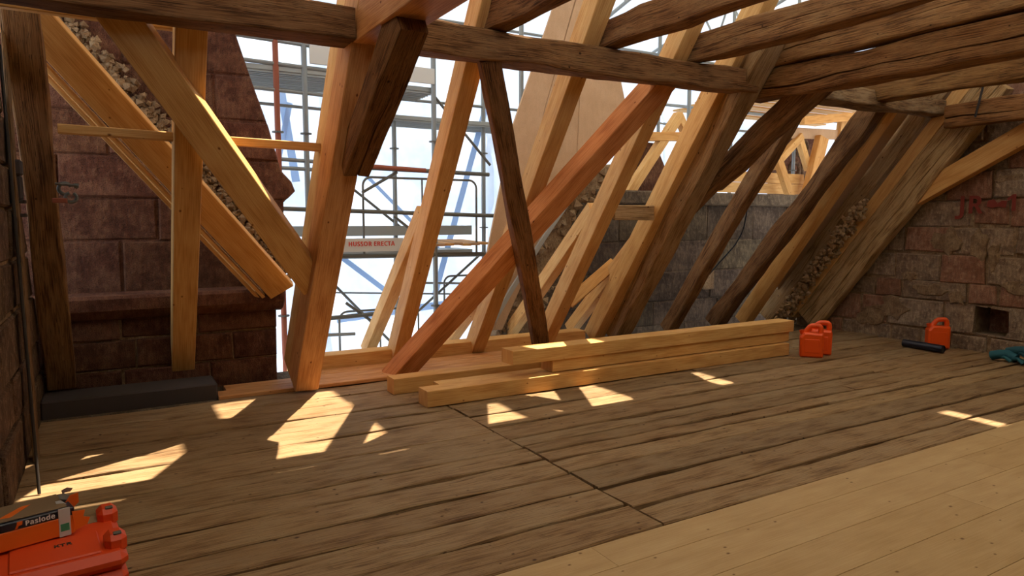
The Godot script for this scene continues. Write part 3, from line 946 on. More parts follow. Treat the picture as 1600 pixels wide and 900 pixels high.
	joist.call("orange-brown joist beyond the cracked tie beam", 6.62, 2.56, 2.75, 0.18, 101, [], Color(1.3, 1.08, 0.8))
	joist.call("grey old tie beam over the worm-eaten leaning post", 7.74, 2.375, 2.61, 0.22, 102, [[1, 0.1, 0.05, 0.009]], Color(1.0, 0.92, 0.82), -4.1)
	# battens nailed across at the left
	beam_thing("batten", "thin new batten across the raking board, ending at the big new post", [Vector3(-0.25, 1.945, -4.97), Vector3(1.30, 1.915, -4.97), Vector3(0, 1, 0), 0.055, 0.07], M.spruce, 103, {}, "batten")
	beam_thing("batten", "thin new batten close under the dark purlin", [Vector3(-0.46, 2.54, -4.62), Vector3(0.42, 2.53, -4.62), Vector3(0, 1, 0), 0.035, 0.06], M.spruce, 104, {}, "batten")
	# eaves plates and the new boards in front of them
	beam_thing("eaves_plate", "new eaves plate under the feet of the new rafters", [Vector3(1.46, 0.075, -6.40), Vector3(4.62, 0.075, -6.40), Vector3(0, 0, 1), 0.2, 0.15], M.spruce, 105, {tint = Color(1.0, 0.95, 0.88)}, "plate")
	beam_thing("eaves_plate", "outer eaves plate under the sprocket feet", [Vector3(1.5, -0.11, -7.15), Vector3(5.0, -0.11, -7.15), Vector3(0, 0, 1), 0.2, 0.16], M.spruce, 106, {}, "plate")
	for i in 3:
		var x0: float = [0.66, 0.74, 1.45][i]
		var zz: float = [-5.80, -5.99, -6.19][i]
		beam_thing("eaves_board", ["front reddish new board laid in front of the eaves plate", "middle reddish new board laid in front of the eaves plate", "back reddish new board tight against the eaves plate"][i], [Vector3(x0, 0.012, zz), Vector3([4.6, 4.75, 4.7][i], 0.012, zz), Vector3(0, 0, 1), 0.185, 0.034], M.larch, 107 + i, {tint = Color(1.06, 1.03, 1.0)}, "board")
	# subfloor strip under them
	box("floor_strip", Vector3(-0.9, -0.3, -6.55), Vector3(8.3, -0.006, -5.73), M.greystone, get_node("floor"), 0.01)
	# small loose pieces among the rafters
	beam_thing("cross_board", "short grey weathered board nailed across the bright sprocket", [Vector3(4.17, 1.475, -5.24), Vector3(4.66, 1.475, -5.24), Vector3(0, 1, 0), 0.145, 0.025], M.pale_old, 111, {jit = 0.004, tint = Color(1.15, 1.12, 1.1)}, "board")
	beam_thing("offcut_board", "short new offcut slanting across the bright sprocket", [Vector3(4.28, 0.50, -6.15), Vector3(4.83, 0.93, -6.05), Vector3(0.5, -0.6, 0.62), 0.13, 0.045], M.spruce, 112, {tint = Color(1.0, 0.92, 0.8)}, "board")

func build_dormers() -> void:
	# boarded steep cheek behind the middle rafters: three sheets
	var ck := thing("cheek_boarding", "tall beige boarded dormer cheek behind the new rafters", "boarding", Vector3(0, 0, -7.0))
	var outline := PackedVector2Array([Vector2(3.52, 0.12), Vector2(4.06, 2.46), Vector2(4.74, 4.2), Vector2(5.36, 4.2), Vector2(5.58, 3.35), Vector2(5.76, 2.72), Vector2(5.2, 2.05), Vector2(4.45, 1.15), Vector2(3.92, 0.12)])
	var cuts := [[Vector2(3.4, 0), Vector2(3.78, 0), Vector2(4.5, 2.7), Vector2(5.05, 4.4), Vector2(4.0, 4.4), Vector2(3.0, 2)], [Vector2(3.782, 0), Vector2(4.629, 0), Vector2(4.959, 1.9), Vector2(5.068, 4.4), Vector2(4.502, 2.7)], [Vector2(4.63, 0), Vector2(6.2, 1), Vector2(6.2, 4.4), Vector2(5.07, 4.4), Vector2(4.96, 1.9)]]
	var k := 0
	for c in cuts:
		for p in Geometry2D.intersect_polygons(outline, PackedVector2Array(c)):
			var tone: float = [1.06, 0.97, 1.0][k]
			slab("sheet", p, Vector3.ZERO, Vector3(1, 0, 0), Vector3.UP, Vector3(0, 0, 1), -0.03, 0.008 * k, M.board, ck, 0.002, Color(tone, tone * 0.99, tone * 0.97))
		k += 1
	# small new gable frame of a dormer beyond
	var fr := thing("dormer_frame", "small new timber gable frame beyond the old leaning post", "frame", Vector3(0, 0, -7.4))
	var w := Vector3(0, 0, 1)
	timber("frame_rafter", Vector3(5.86, 1.44, 0), Vector3(7.02, 2.88, 0), w, 0.12, 0.13, M.spruce, fr, 120, {tint = Color(1.05, 1.02, 0.98)})
	timber("frame_rafter", Vector3(7.0, 2.9, -0.008), Vector3(7.75, 1.75, -0.008), w, 0.11, 0.11, M.spruce, fr, 121)
	timber("collar", Vector3(6.3, 2.54, 0.02), Vector3(7.35, 2.60, 0.02), w, 0.1, 0.12, M.spruce, fr, 122, {tint = Color(0.95, 0.85, 0.7)})
	timber("frame_rafter", Vector3(6.2, 2.45, -0.5), Vector3(6.75, 3.1, -0.5), w, 0.1, 0.1, M.spruce, fr, 123)
	slab("dark_panel", PackedVector2Array([Vector2(6.2, 1.75), Vector2(7.2, 1.75), Vector2(6.78, 2.5), Vector2(6.55, 2.5)]), Vector3(0, 0, -0.2), Vector3(1, 0, 0), Vector3.UP, w, -0.03, 0.0, M.sandstone, fr, 0.004, Color(1.1, 1.0, 0.9))
	timber("sill", Vector3(5.3, 1.50, -0.1), Vector3(6.6, 1.55, -0.1), w, 0.1, 0.12, M.sandstone, fr, 124)
	# second dormer farther along: posts, boards and a beige ceiling sheet
	var d2 := thing("dormer_frame", "new dormer framing with yellow boards and a beige sheet above the grey parapet", "frame", Vector3(0, 0, -8.0))
	slab("sheet", PackedVector2Array([Vector2(10.0, 2.80), Vector2(11.45, 2.86), Vector2(11.65, 3.04), Vector2(10.3, 3.0)]), Vector3.ZERO, Vector3(1, 0, 0), Vector3.UP, w, -0.03, 0.0, M.board, d2, 0.004)
	for i in 2:
		timber("side_board", Vector3(8.6, 1.95 + i * 0.18, -0.15), Vector3(10.75, 1.95 + i * 0.18, -0.15), Vector3(0, 1, 0), 0.175, 0.03, M.spruce, d2, 130 + i)
	timber("post", Vector3(10.62, 1.8, 0.05), Vector3(10.95, 2.86, 0.05), Vector3(1, 0, 0), 0.24, 0.12, M.spruce, d2, 133, {tint = Color(0.85, 0.74, 0.6)})
	timber("post", Vector3(10.1, 1.8, 0.1), Vector3(9.65, 2.6, 0.1), Vector3(1, 0, 0), 0.14, 0.1, M.spruce, d2, 134, {tint = Color(0.85, 0.76, 0.62)})
	timber("post", Vector3(11.5, 1.7, 0.0), Vector3(11.75, 3.2, 0.0), Vector3(1, 0, 0), 0.5, 0.1, M.spruce, d2, 135)
	timber("strut", Vector3(9.75, 2.3, 0.0), Vector3(10.45, 2.86, 0.0), Vector3(0, 0, 1), 0.1, 0.12, M.spruce, d2, 136, {tint = Color(0.9, 0.86, 0.78)})
	timber("strut", Vector3(10.45, 2.85, -0.05), Vector3(10.75, 2.3, -0.05), Vector3(0, 0, 1), 0.1, 0.12, M.spruce, d2, 137)
	timber("upper_rail", Vector3(10.2, 3.08, 0.2), Vector3(12.4, 3.35, 0.2), Vector3(0, 1, 0), 0.14, 0.1, M.spruce, d2, 138, {tint = Color(1.0, 0.9, 0.75)})
	for i in 9:
		timber("roof_board", Vector3(8.9, 3.62 - 0.03 * i, 0.75 - 0.27 * i), Vector3(12.9, 3.62 - 0.03 * i, 0.75 - 0.27 * i), Vector3(0, 0, 1), 0.26, 0.03, M.spruce, d2, 1390 + i, {bev = 0.002})
	# carved stone seen through that opening
	var cv := thing("carved_stone", "carved red stone with a round boss seen through the far dormer opening", "stonework", Vector3(0, 0, -9.05))
	box("block", Vector3(11.15, -9.0, -0.22), Vector3(12.6, 3.12, 0.0), M.sandstone, cv, 0.02)
	for c in [[11.85, 2.83, 0.17], [11.66, 2.40, 0.14], [12.02, 2.42, 0.14]]:
		var ring := []
		for i in 25: ring.append(Vector3(c[0] + cos(TAU * i / 24.0) * c[2], c[1] + sin(TAU * i / 24.0) * c[2], 0.0))
		tube("ring_moulding", ring, 0.042, M.brownstone, cv, 8)
	# beige roof panel between the glowing and the grey rafters
	var pn := slab("roof_panel", PackedVector2Array([Vector2(7.36, 0.9), Vector2(7.78, 0.4), Vector2(7.78, 4.4), Vector2(7.36, 4.4)]), Vector3(0, 0.12, -6.46), Vector3(1, 0, 0), Vector3(0, 0.793, 0.61), Vector3(0, -0.61, 0.793), -0.02, 0.0, M.board, self, 0.002, Color(0.9, 0.88, 0.86))
	tag(pn, "beige sheathing sheet behind the grey weathered rafter", "sheet")

# unseen boarding added above the left bay to put it in shade
func build_shade_boarding() -> void:
	var dr := thing("added_shade_boarding", "added unseen boarding that shades the red stone gable", "roof")
	for i in 20:
		timber("roof_board", Vector3(-0.7, 4.35 + 0.02 * (i % 2), -3.6 - 0.24 * i), Vector3(1.12, 4.35 + 0.02 * (i % 2), -3.6 - 0.24 * i), Vector3(0, 0, 1), 0.235, 0.025, M.spruce, dr, 1500 + i, {bev = 0.002})
	for x in [-0.5, 0.9]:
		timber("roof_bearer", Vector3(x, 4.28, -3.5), Vector3(x, 4.28, -8.4), Vector3(1, 0, 0), 0.1, 0.1, M.spruce, dr, 1530)
		timber("roof_post", Vector3(x, 3.4, -6.5), Vector3(x, 4.24, -6.5), Vector3(1, 0, 0), 0.1, 0.1, M.spruce, dr, 1531)

# ---------------------------------------------------------------- outside: scaffold, sheeting
func build_outside() -> void:
	var sc := thing("scaffold", "grey tube scaffold with decks outside the open eaves", "scaffold", Vector3(0, 0, -7.8))
	var zf := 0.0
	var zb := -1.0
	for u in [[1.60, zf, M.rust], [1.90, zf, M.steel], [3.43, zf, M.steel], [4.66, zf, M.steel], [7.6, zf, M.steel], [2.92 * 1.128, zb, M.steel], [4.63, zb, M.steel], [6.2, zb, M.steel], [7.9, zb, M.steel], [9.6, zb, M.steel], [11.3, zb, M.steel]]:
		var up := tube("standard", [Vector3(u[0], -4.0, u[1]), Vector3(u[0], 6.0, u[1])], 0.031, u[2], sc, 12)
		for y in [0.35, 1.3, 2.35, 3.4]:
			tube("collar", [Vector3(u[0], y - 0.008, u[1]), Vector3(u[0], y + 0.008, u[1])], 0.062, M.dull_steel, up, 12)
	var L := func(a: Vector3, b: Vector3, r := 0.022, mat: Material = M.steel) -> void:
		tube("ledger", [a, b], r, mat, sc, 10)
	L.call(Vector3(0.6, 3.34, zf), Vector3(2.3, 3.29, zf))
	L.call(Vector3(0.6, 3.09, zf), Vector3(2.5, 3.05, zf))
	L.call(Vector3(0.8, 2.81, zf), Vector3(2.3, 2.78, zf))
	L.call(Vector3(0.8, 2.70, zf - 0.3), Vector3(3.0, 2.66, zf - 0.3), 0.018)
	L.call(Vector3(1.0, 2.08, zf), Vector3(2.0, 2.05, zf))
	L.call(Vector3(1.0, 1.98, zf), Vector3(2.1, 1.96, zf))
	L.call(Vector3(1.55, 1.53, zf), Vector3(4.25, 1.46, zf), 0.026, M.dull_steel)
	L.call(Vector3(2.46, 2.01, zf), Vector3(4.18, 1.98, zf), 0.026, M.dull_steel)
	L.call(Vector3(2.3, 2.03, zf + 0.03), Vector3(3.3, 2.0, zf + 0.03), 0.026, M.rust)
	L.call(Vector3(1.4, 1.0, zf), Vector3(4.15, 0.97, zf), 0.03, M.dull_steel)
	L.call(Vector3(1.9, 0.28, zf), Vector3(2.7, 0.30, zf), 0.026, M.dull_steel)
	L.call(Vector3(1.9, 0.10, zf), Vector3(2.4, 0.08, zf), 0.02)
	L.call(Vector3(2.0, 0.5, zb), Vector3(4.8, 0.32, zb), 0.012)
	L.call(Vector3(3.5, 0.55, zb), Vector3(4.8, 0.48, zb), 0.016)
	L.call(Vector3(3.3, 3.0, zb), Vector3(12.0, 3.0, zb), 0.02)
	L.call(Vector3(3.3, 4.1, zb), Vector3(12.0, 4.1, zb), 0.02)
	# diagonals
	for d in [[Vector3(2.1, 0.95, zb), Vector3(3.3, -0.35, zb)], [Vector3(4.62, 0.95, zb), Vector3(3.6, 0.15, zb)], [Vector3(2.6, 1.9, zb), Vector3(3.9, 0.9, zb)], [Vector3(3.43, 2.9, zf), Vector3(4.2, 2.1, zf)], [Vector3(2.3, 0.45, zf), Vector3(2.75, 0.1, zf)], [Vector3(2.52, 1.72, zf), Vector3(2.95, 1.97, zf)], [Vector3(2.9, 1.45, zf), Vector3(3.3, 1.15, zf)], [Vector3(4.66, 2.6, zf), Vector3(5.3, 3.6, zf)]]:
		tube("diagonal", [d[0], d[1]], 0.018, M.dull_steel, sc, 8)
	# guard frames: rounded rectangles of thin tube
	for g in [[2.53, 1.0, 4.0, 1.90, zf], [2.36, -0.6, 3.4, 0.28, zf - 0.5], [4.0, -0.4, 5.6, 0.62, zb], [4.9, 1.0, 6.2, 1.95, zb]]:
		var path := [Vector3(g[0], g[1], g[4])]
		for i in 7:
			var a := PI - PI / 2 * i / 6.0
			path.append(Vector3(g[0] + 0.1 + cos(a) * 0.1, g[3] - 0.1 + sin(a) * 0.1, g[4]))
		for i in 7:
			var a := PI / 2 - PI / 2 * i / 6.0
			path.append(Vector3(g[2] - 0.1 + cos(a) * 0.1, g[3] - 0.1 + sin(a) * 0.1, g[4]))
		path.append(Vector3(g[2], g[1], g[4]))
		tube("guard_frame", path, 0.014, M.dull_steel, sc, 8)
		tube("guard_bar", [Vector3((g[0] + g[2]) / 2, g[1], g[4]), Vector3((g[0] + g[2]) / 2, g[3], g[4])], 0.012, M.dull_steel, sc, 8)
	# decks: aluminium planks side by side, and their toe boards
	var deck := func(x0: float, x1: float, y: float, z0: float, n: int, mat: Material) -> void:
		for i in n:
			var d := box("deck_plank", Vector3(x0, y - 0.055, z0 - 0.31 - i * 0.32), Vector3(x1, y, z0 - i * 0.32), mat, sc, 0.006)
			for r in 4:
				box("rib", Vector3(x0, y - 0.075, z0 - 0.29 - i * 0.32 + r * 0.085), Vector3(x1, y - 0.055, z0 - 0.27 - i * 0.32 + r * 0.085), mat, d, 0.003)
	deck.call(0.2, 2.35, 3.05, 0.0, 3, M.alu)
	deck.call(2.55, 3.46, 3.0, -0.05, 2, M.alu)
	deck.call(2.7, 5.6, 2.78, -0.9, 2, M.alu)
	deck.call(1.2, 4.4, 1.0, -0.9, 2, M.alu)
	for i in 9:
		timber("deck_plank", Vector3(3.1 + i * 0.12, 1.10 + 0.006 * (i % 3), 0.1), Vector3(3.15 + i * 0.12, 1.13, -0.8), Vector3(1, 0, 0), 0.115, 0.03, M.spruce if i % 2 == 0 else M.board, sc, 140 + i, {tint = Color(0.9, 0.86, 0.82)})
	box("toe_board", Vector3(3.0, 3.02, 0.03), Vector3(3.42, 3.2, 0.06), M.toe, sc, 0.004, Color(1.0, 1.0, 1.0))
	box("toe_board", Vector3(1.95, 3.1, 0.03), Vector3(2.5, 3.3, 0.06), M.toe, sc, 0.004, Color(1.0, 1.0, 1.0))
	var tb := box("toe_board", Vector3(1.9, 1.04, 0.04), Vector3(2.99, 1.195, 0.07), M.toe, sc, 0.004, Color(1.0, 1.0, 1.0))
	lettering("lettering", "HUSSOR ERECTA", 0.052, 0.003, M.paint_red, tb, Transform3D(Basis.IDENTITY, Vector3(2.60, 1.13, 0.072)))
	box("toe_board", Vector3(1.9, 1.20, -0.95), Vector3(4.4, 1.33, -0.92), M.alu, sc, 0.004)
	# lattice girders carrying the sheeted roof
	for gx in [[6.0, -1.3], [8.2, -1.3], [10.4, -1.3], [12.6, -1.3], [15, -1.3]]:
		var x: float = gx[0]
		var gi := Node3D.new()
		put(gi, "lattice_girder", sc)
		tube("chord", [Vector3(x, 3.75, -1.6), Vector3(x, 4.9, 3.0)], 0.025, M.alu, gi, 8)
		tube("chord", [Vector3(x, 4.25, -1.6), Vector3(x, 5.4, 3.0)], 0.025, M.alu, gi, 8)
		for i in 9:
			var a := Vector3(x, 3.75, -1.6).lerp(Vector3(x, 4.9, 3.0), i / 9.0)
			var b := Vector3(x, 4.25, -1.6).lerp(Vector3(x, 5.4, 3.0), (i + 0.5) / 9.0)
			var c := Vector3(x, 3.75, -1.6).lerp(Vector3(x, 4.9, 3.0), (i + 1) / 9.0)
			tube("web", [a, b], 0.016, M.alu, gi, 6)
			tube("web", [b, c], 0.016, M.alu, gi, 6)
	for y in [3.2, 3.5, 3.9]:
		L.call(Vector3(5.0, y, -0.6), Vector3(16.0, y + 0.1, -0.6), 0.024)

	# white sheeting hung outside the scaffold
	var ts := [[-5.0, 2.7], [2.6, 5.3], [5.2, 9.0], [8.9, 22.0]]
	for i in 4:
		var st := new_st()
		st.set_smooth_group(1)
		var nz := FastNoiseLite.new()
		nz.seed = 60 + i
		nz.frequency = 0.35
		var nx := int((ts[i][1] - ts[i][0]) / 0.16)
		var ny := 44
		var at := func(a: int, b: int) -> Vector3:
			var x: float = lerpf(ts[i][0], ts[i][1], float(a) / nx)
			var y := lerpf(-4.5, 6.4, float(b) / ny)
			return Vector3(x, y, -9.95 + 0.05 * i + 0.14 * nz.get_noise_2d(x * 6.0, y * 0.5) + 0.34 * nz.get_noise_2d(x * 2.0 + 40, y * 2.2))
		for a in nx:
			for b in ny:
				quad(st, at.call(a, b), at.call(a, b + 1), at.call(a + 1, b + 1), at.call(a + 1, b), Vector2.ZERO, Vector2.ZERO, Vector2.ZERO, Vector2.ZERO)
		var sh := mesh_node(st, "tarpaulin", M.tarp, self)
		tag(sh, ["white tarpaulin hanging behind the red dormer gable", "white tarpaulin hanging behind the open scaffold bay", "white tarpaulin hanging behind the beige cheek boarding", "white tarpaulin hanging beyond the far dormers"][i], "tarpaulin")
	# pale blue strips standing in for fold and shadow lines of the sheeting
	var strip_n := 0
	for b in [[Vector3(2.6, 0.05, -9.28), Vector3(5.4, 0.25, -9.28), 0.10], [Vector3(4.05, 0.3, -9.28), Vector3(4.95, 3.2, -9.28), 0.09], [Vector3(2.3, 1.2, -9.28), Vector3(3.7, 0.1, -9.28), 0.07], [Vector3(2.75, 2.3, -9.28), Vector3(4.2, 0.9, -9.28), 0.05], [Vector3(1.9, 3.4, -9.28), Vector3(2.1, 1.9, -9.28), 0.10], [Vector3(1.75, 1.6, -9.28), Vector3(2.05, 2.9, -9.28), 0.07]]:
		strip_n += 1
		var so := Vector3(0, 0, 0.012 * strip_n)
		var sp := timber("fold_shade_strip", b[0] + so, b[1] + so, Vector3(0.3, 1, 0) if absf(b[1].x - b[0].x) > absf(b[1].y - b[0].y) else Vector3(1, 0, 0), b[2], 0.004, M.band, self, 150)
		tag(sp, ["level pale blue fold-shade strip low on the tarpaulin behind the scaffold guard frames", "steep pale blue fold-shade strip behind the beige cheek boarding edge", "sloping pale blue fold-shade strip below the red-lettered toe board", "long sloping pale blue fold-shade strip behind the rusty ledger", "wide steep pale blue fold-shade strip beside the rusty scaffold tube", "narrow pale blue fold-shade strip beside the red gable edge"][strip_n - 1], "strap", "pale blue strips for tarpaulin fold shadows")

	# unseen sheeted roof added for soft light, its gaps shaped to throw sun patches
	var tr := thing("added_sheet_roof", "added unseen translucent white roof with gaps for sun patches", "roof")
	# each gap: x0, x1, z0, z1
	var zs := [-10.2, 5.5]
	for g in SUN_GAPS:
		for z in [g[2], g[3]]:
			if not zs.has(z): zs.append(z)
	zs.sort()
	for k in zs.size() - 1:
		var x := -6.0
		var here := []
		for g in SUN_GAPS:
			if g[2] <= zs[k] + 0.001 and g[3] >= zs[k + 1] - 0.001: here.append(g)
		here.sort_custom(func(p, q): return p[0] < q[0])
		here.append([24.0, 24.0])
		for g in here:
			if g[0] - x > 0.02:
				slab("roof_sheet", PackedVector2Array([Vector2(x, -zs[k + 1]), Vector2(g[0], -zs[k + 1]), Vector2(g[0], -zs[k]), Vector2(x, -zs[k])]), Vector3(0, 6.1, 0), Vector3(1, 0, 0), Vector3(0, 0, -1), Vector3.DOWN, -0.004, 0.0, M.roof_sheet, tr, 0.0005)
			x = g[1]
	var gd := box("ground", Vector3(-40, -9.2, -60), Vector3(60, -9.0, 40), M.courtyard, self, 0.01)
	gd.set_meta("kind", "structure")

# ---------------------------------------------------------------- loose things
func build_stack() -> void:
	var g := "new timbers stacked on the old floor"
	var B := func(label: String, x0: float, x1: float, y0: float, y1: float, z0: float, z1: float, sd: int, tint: Color) -> void:
		beam_thing("stacked_timber", label, [Vector3(x0, (y0 + y1) / 2, (z0 + z1) / 2), Vector3(x1, (y0 + y1) / 2, (z0 + z1) / 2), Vector3(0, 0, 1), z1 - z0, y1 - y0], M.spruce, sd, {tint = tint, bev = 0.004}, "timber", g)
	B.call("front bottom timber of the stack on the floorboards", 1.98, 6.06, 0.0, 0.125, -4.85, -4.68, 160, Color(1.0, 0.97, 0.93))
	B.call("back bottom timber of the stack, its end nearest the reddish brace", 1.90, 6.5, 0.0, 0.13, -5.33, -5.17, 161, Color(0.98, 0.92, 0.84))
	B.call("low timber lying between the two bottom timbers of the stack", 2.18, 6.0, 0.0, 0.11, -5.03, -4.87, 162, Color(1.04, 1.0, 0.94))
	B.call("middle timber of the stack under the topmost one", 3.14, 6.12, 0.131, 0.236, -4.92, -4.735, 163, Color(1.03, 1.0, 0.96))
	B.call("back middle timber of the stack carrying the topmost one", 3.3, 6.15, 0.131, 0.236, -5.30, -5.1, 164, Color(1.0, 0.95, 0.9))
	B.call("topmost timber of the stack with a sunlit upper face", 2.74, 6.16, 0.237, 0.352, -4.90, -4.71, 165, Color(1.05, 1.02, 0.98))

func canister(at: Vector3, turn: float, label: String, s := 1.0) -> Node3D:
	var t := thing("fuel_canister", label, "canister", at, turn)
	var poly := PackedVector2Array([Vector2(-0.11, 0.012), Vector2(-0.1, 0.0), Vector2(0.1, 0.0), Vector2(0.11, 0.012), Vector2(0.112, 0.22), Vector2(0.105, 0.25), Vector2(0.075, 0.252), Vector2(0.02, 0.252), Vector2(-0.03, 0.258), Vector2(-0.075, 0.255), Vector2(-0.112, 0.205)])
	for i in poly.size(): poly[i] *= s
	var st := new_st()
	add_slab(st, poly, Vector3.ZERO, Vector3(1, 0, 0), Vector3.UP, Vector3(0, 0, 1), 0.0, 0.07 * s, 0.018)
	add_slab(st, poly, Vector3.ZERO, Vector3(1, 0, 0), Vector3.UP, Vector3(0, 0, -1), 0.0, 0.07 * s, 0.018)
	mesh_node(st, "body", M.orange, t)
	var st2 := new_st()
	var path := []
	for p in [[-0.07, 0.23], [-0.045, 0.275], [-0.02, 0.308], [-0.002, 0.32], [0.045, 0.323], [0.068, 0.321], [0.082, 0.308], [0.086, 0.28], [0.086, 0.23]]:
		path.append(Vector3(p[0], p[1], 0) * s)
	add_tube(st2, path, 0.026 * s, 12)
	mesh_node(st2, "handle", M.orange, t)
	tube("cap", [Vector3(-0.088, 0.235, 0.0) * s, Vector3(-0.10, 0.275, 0.0) * s], 0.022 * s, M.orange, t, 12, Color(0.8, 0.7, 0.7))
	box("raised_panel", Vector3(-0.07, 0.05, 0.066) * s, Vector3(0.07, 0.19, 0.073) * s, M.orange, t, 0.003)
	return t

func build_props() -> void:
	canister(Vector3(6.17, 0.003, -4.50), -0.85, "orange fuel canister standing in front of its twin at the stack end")
	canister(Vector3(6.37, 0.003, -4.55), -0.85, "orange fuel canister half hidden behind its twin at the stack end", 1.03)
	canister(Vector3(7.80, 0.003, -4.12), -0.75, "orange fuel canister by the black tube and the gable wall", 0.98)
	# black tube lying on the floor
	var st := new_st()
	var p0 := Vector3(7.58, 0.042, -4.36)
	var p1 := Vector3(7.56, 0.042, -3.93)
	add_tube(st, [p0, p1], 0.042, 20)
	var bt := mesh_node(st, "black_tube", M.navy, self)
	tag(bt, "short black plastic tube lying in front of an orange canister", "tube")
	var ring := []
	for i in 21: ring.append(p1 + Vector3(cos(TAU * i / 20.0) * 0.036, sin(TAU * i / 20.0) * 0.036, 0.002))
	tube("rim", ring, 0.006, M.black, bt, 6)
	# teal cloth heap: gloves by the wall
	var cl := thing("work_gloves", "pair of dark teal work gloves dropped by the gable wall", "gloves", Vector3(7.66, 0.0, -3.30))
	var rng := RandomNumberGenerator.new()
	rng.seed = 3
	for g in 2:
		var s := new_st(Color(1, 1, 1) * (1.0 - 0.25 * g))
		var o := Vector3(-0.02 + 0.05 * g, 0.045 + 0.05 * g, -0.08 + 0.12 * g)
		add_tube(s, [o + Vector3(0.0, -0.005, -0.12), o + Vector3(0.0, 0.02, -0.05), o + Vector3(0.01, 0.03, 0.02), o + Vector3(0.0, 0.0, 0.1)], 0.045, 12)
		for f in 4:
			var q := o + Vector3(-0.05 + 0.032 * f, 0.0, 0.09)
			add_tube(s, [q, q + Vector3(-0.01, 0.012 - 0.01 * f, 0.05), q + Vector3(-0.02, -0.03 - 0.02 * g, 0.1)], 0.016, 8)
		add_tube(s, [o + Vector3(-0.03, 0.0, 0.0), o + Vector3(-0.075, 0.01, 0.04), o + Vector3(-0.08, -0.02, 0.09)], 0.017, 8)
		mesh_node(s, "glove", M.teal, cl)
	# rod leaning on the left wall
	tag(tube("metal_rod", [Vector3(-0.39, 0.002, -4.17), Vector3(-0.455, 2.3, -4.47)], 0.008, M.iron, self, 8), "thin dark metal rod leaning on the left wall", "rod")
	var lb := timber("leaning_board", Vector3(-0.45, 0.0, -4.80), Vector3(-0.485, 2.6, -5.02), Vector3(0, 0, 1), 0.13, 0.022, M.grey_old, self, 170, {jit = 0.004, tint = Color(0.7, 0.62, 0.52)})
	tag(lb, "narrow old board leaning upright against the left wall", "board")
	# black hanging cable
	var cb := []
	var ks := [Vector3(6.05, 2.15, -5.15), Vector3(6.25, 1.85, -5.4), Vector3(6.42, 1.58, -5.6), Vector3(6.55, 1.32, -5.76), Vector3(6.58, 1.12, -5.9), Vector3(6.55, 0.92, -6.08), Vector3(6.53, 0.79, -6.2), Vector3(6.45, 0.62, -6.3), Vector3(6.42, 0.45, -6.34)]
	var cv := Curve3D.new()
	for i in ks.size():
		var tan: Vector3 = (ks[mini(i + 1, ks.size() - 1)] - ks[maxi(i - 1, 0)]) / 6.0
		cv.add_point(ks[i], -tan, tan)
	for p in cv.tessellate(3, 4.0): cb.append(p)
	tag(tube("hanging_cable", cb, 0.009, M.black, self, 8), "black cable hanging down among the old rafters", "cable")
	tag(tube("iron_rod", [Vector3(7.60, 2.92, -3.71), Vector3(7.61, 2.7, -3.735), Vector3(7.60, 2.44, -3.78)], 0.011, M.iron, self, 8), "black iron rod through the grey tie beam", "rod")
	# scaffold clamps on the old corner post
	var cp := thing("scaffold_clamp", "rusty scaffold clamp hanging on the old corner post", "clamp", Vector3(-0.265, 1.60, -5.22))
	tube("jaw", arc(Vector3(0.02, 0.0, 0), 0.035, 0.4, 5.4), 0.011, M.dull_steel, cp, 8)
	tube("jaw", arc(Vector3(0.05, -0.055, 0.01), 0.03, 2.2, 7.4), 0.010, M.dull_steel, cp, 8)
	tube("bolt", [Vector3(-0.03, 0.03, 0.02), Vector3(0.09, 0.02, 0.02)], 0.008, M.dull_steel, cp, 8)
	tube("nut", [Vector3(0.07, 0.02, 0.02), Vector3(0.095, 0.019, 0.02)], 0.017, M.dull_steel, cp, 6)
	box("bracket_plate", Vector3(-0.05, -0.09, -0.03), Vector3(0.03, -0.06, 0.05), M.rust, cp)
	var br := thing("wall_bracket", "old rusty bracket with wooden wedges on the left wall", "bracket", Vector3(-0.50, 1.42, -4.95))
	box("plate", Vector3(0, 0.0, -0.05), Vector3(0.07, 0.02, 0.06), M.iron, br)
	box("plate", Vector3(0, 0.08, -0.05), Vector3(0.07, 0.1, 0.06), M.iron, br)
	box("wedge", Vector3(0.01, 0.1, -0.04), Vector3(0.06, 0.24, 0.04), M.dark_plank, br, 0.01)
	box("wedge", Vector3(0.01, 0.24, -0.04), Vector3(0.065, 0.33, 0.05), M.dark_plank, br, 0.01)
	build_case()

func arc(c: Vector3, r: float, a0: float, a1: float) -> Array:
	var out := []
	for i in 15:
		var a := lerpf(a0, a1, i / 14.0)
		out.append(c + Vector3(cos(a) * r, sin(a) * r, 0))
	return out

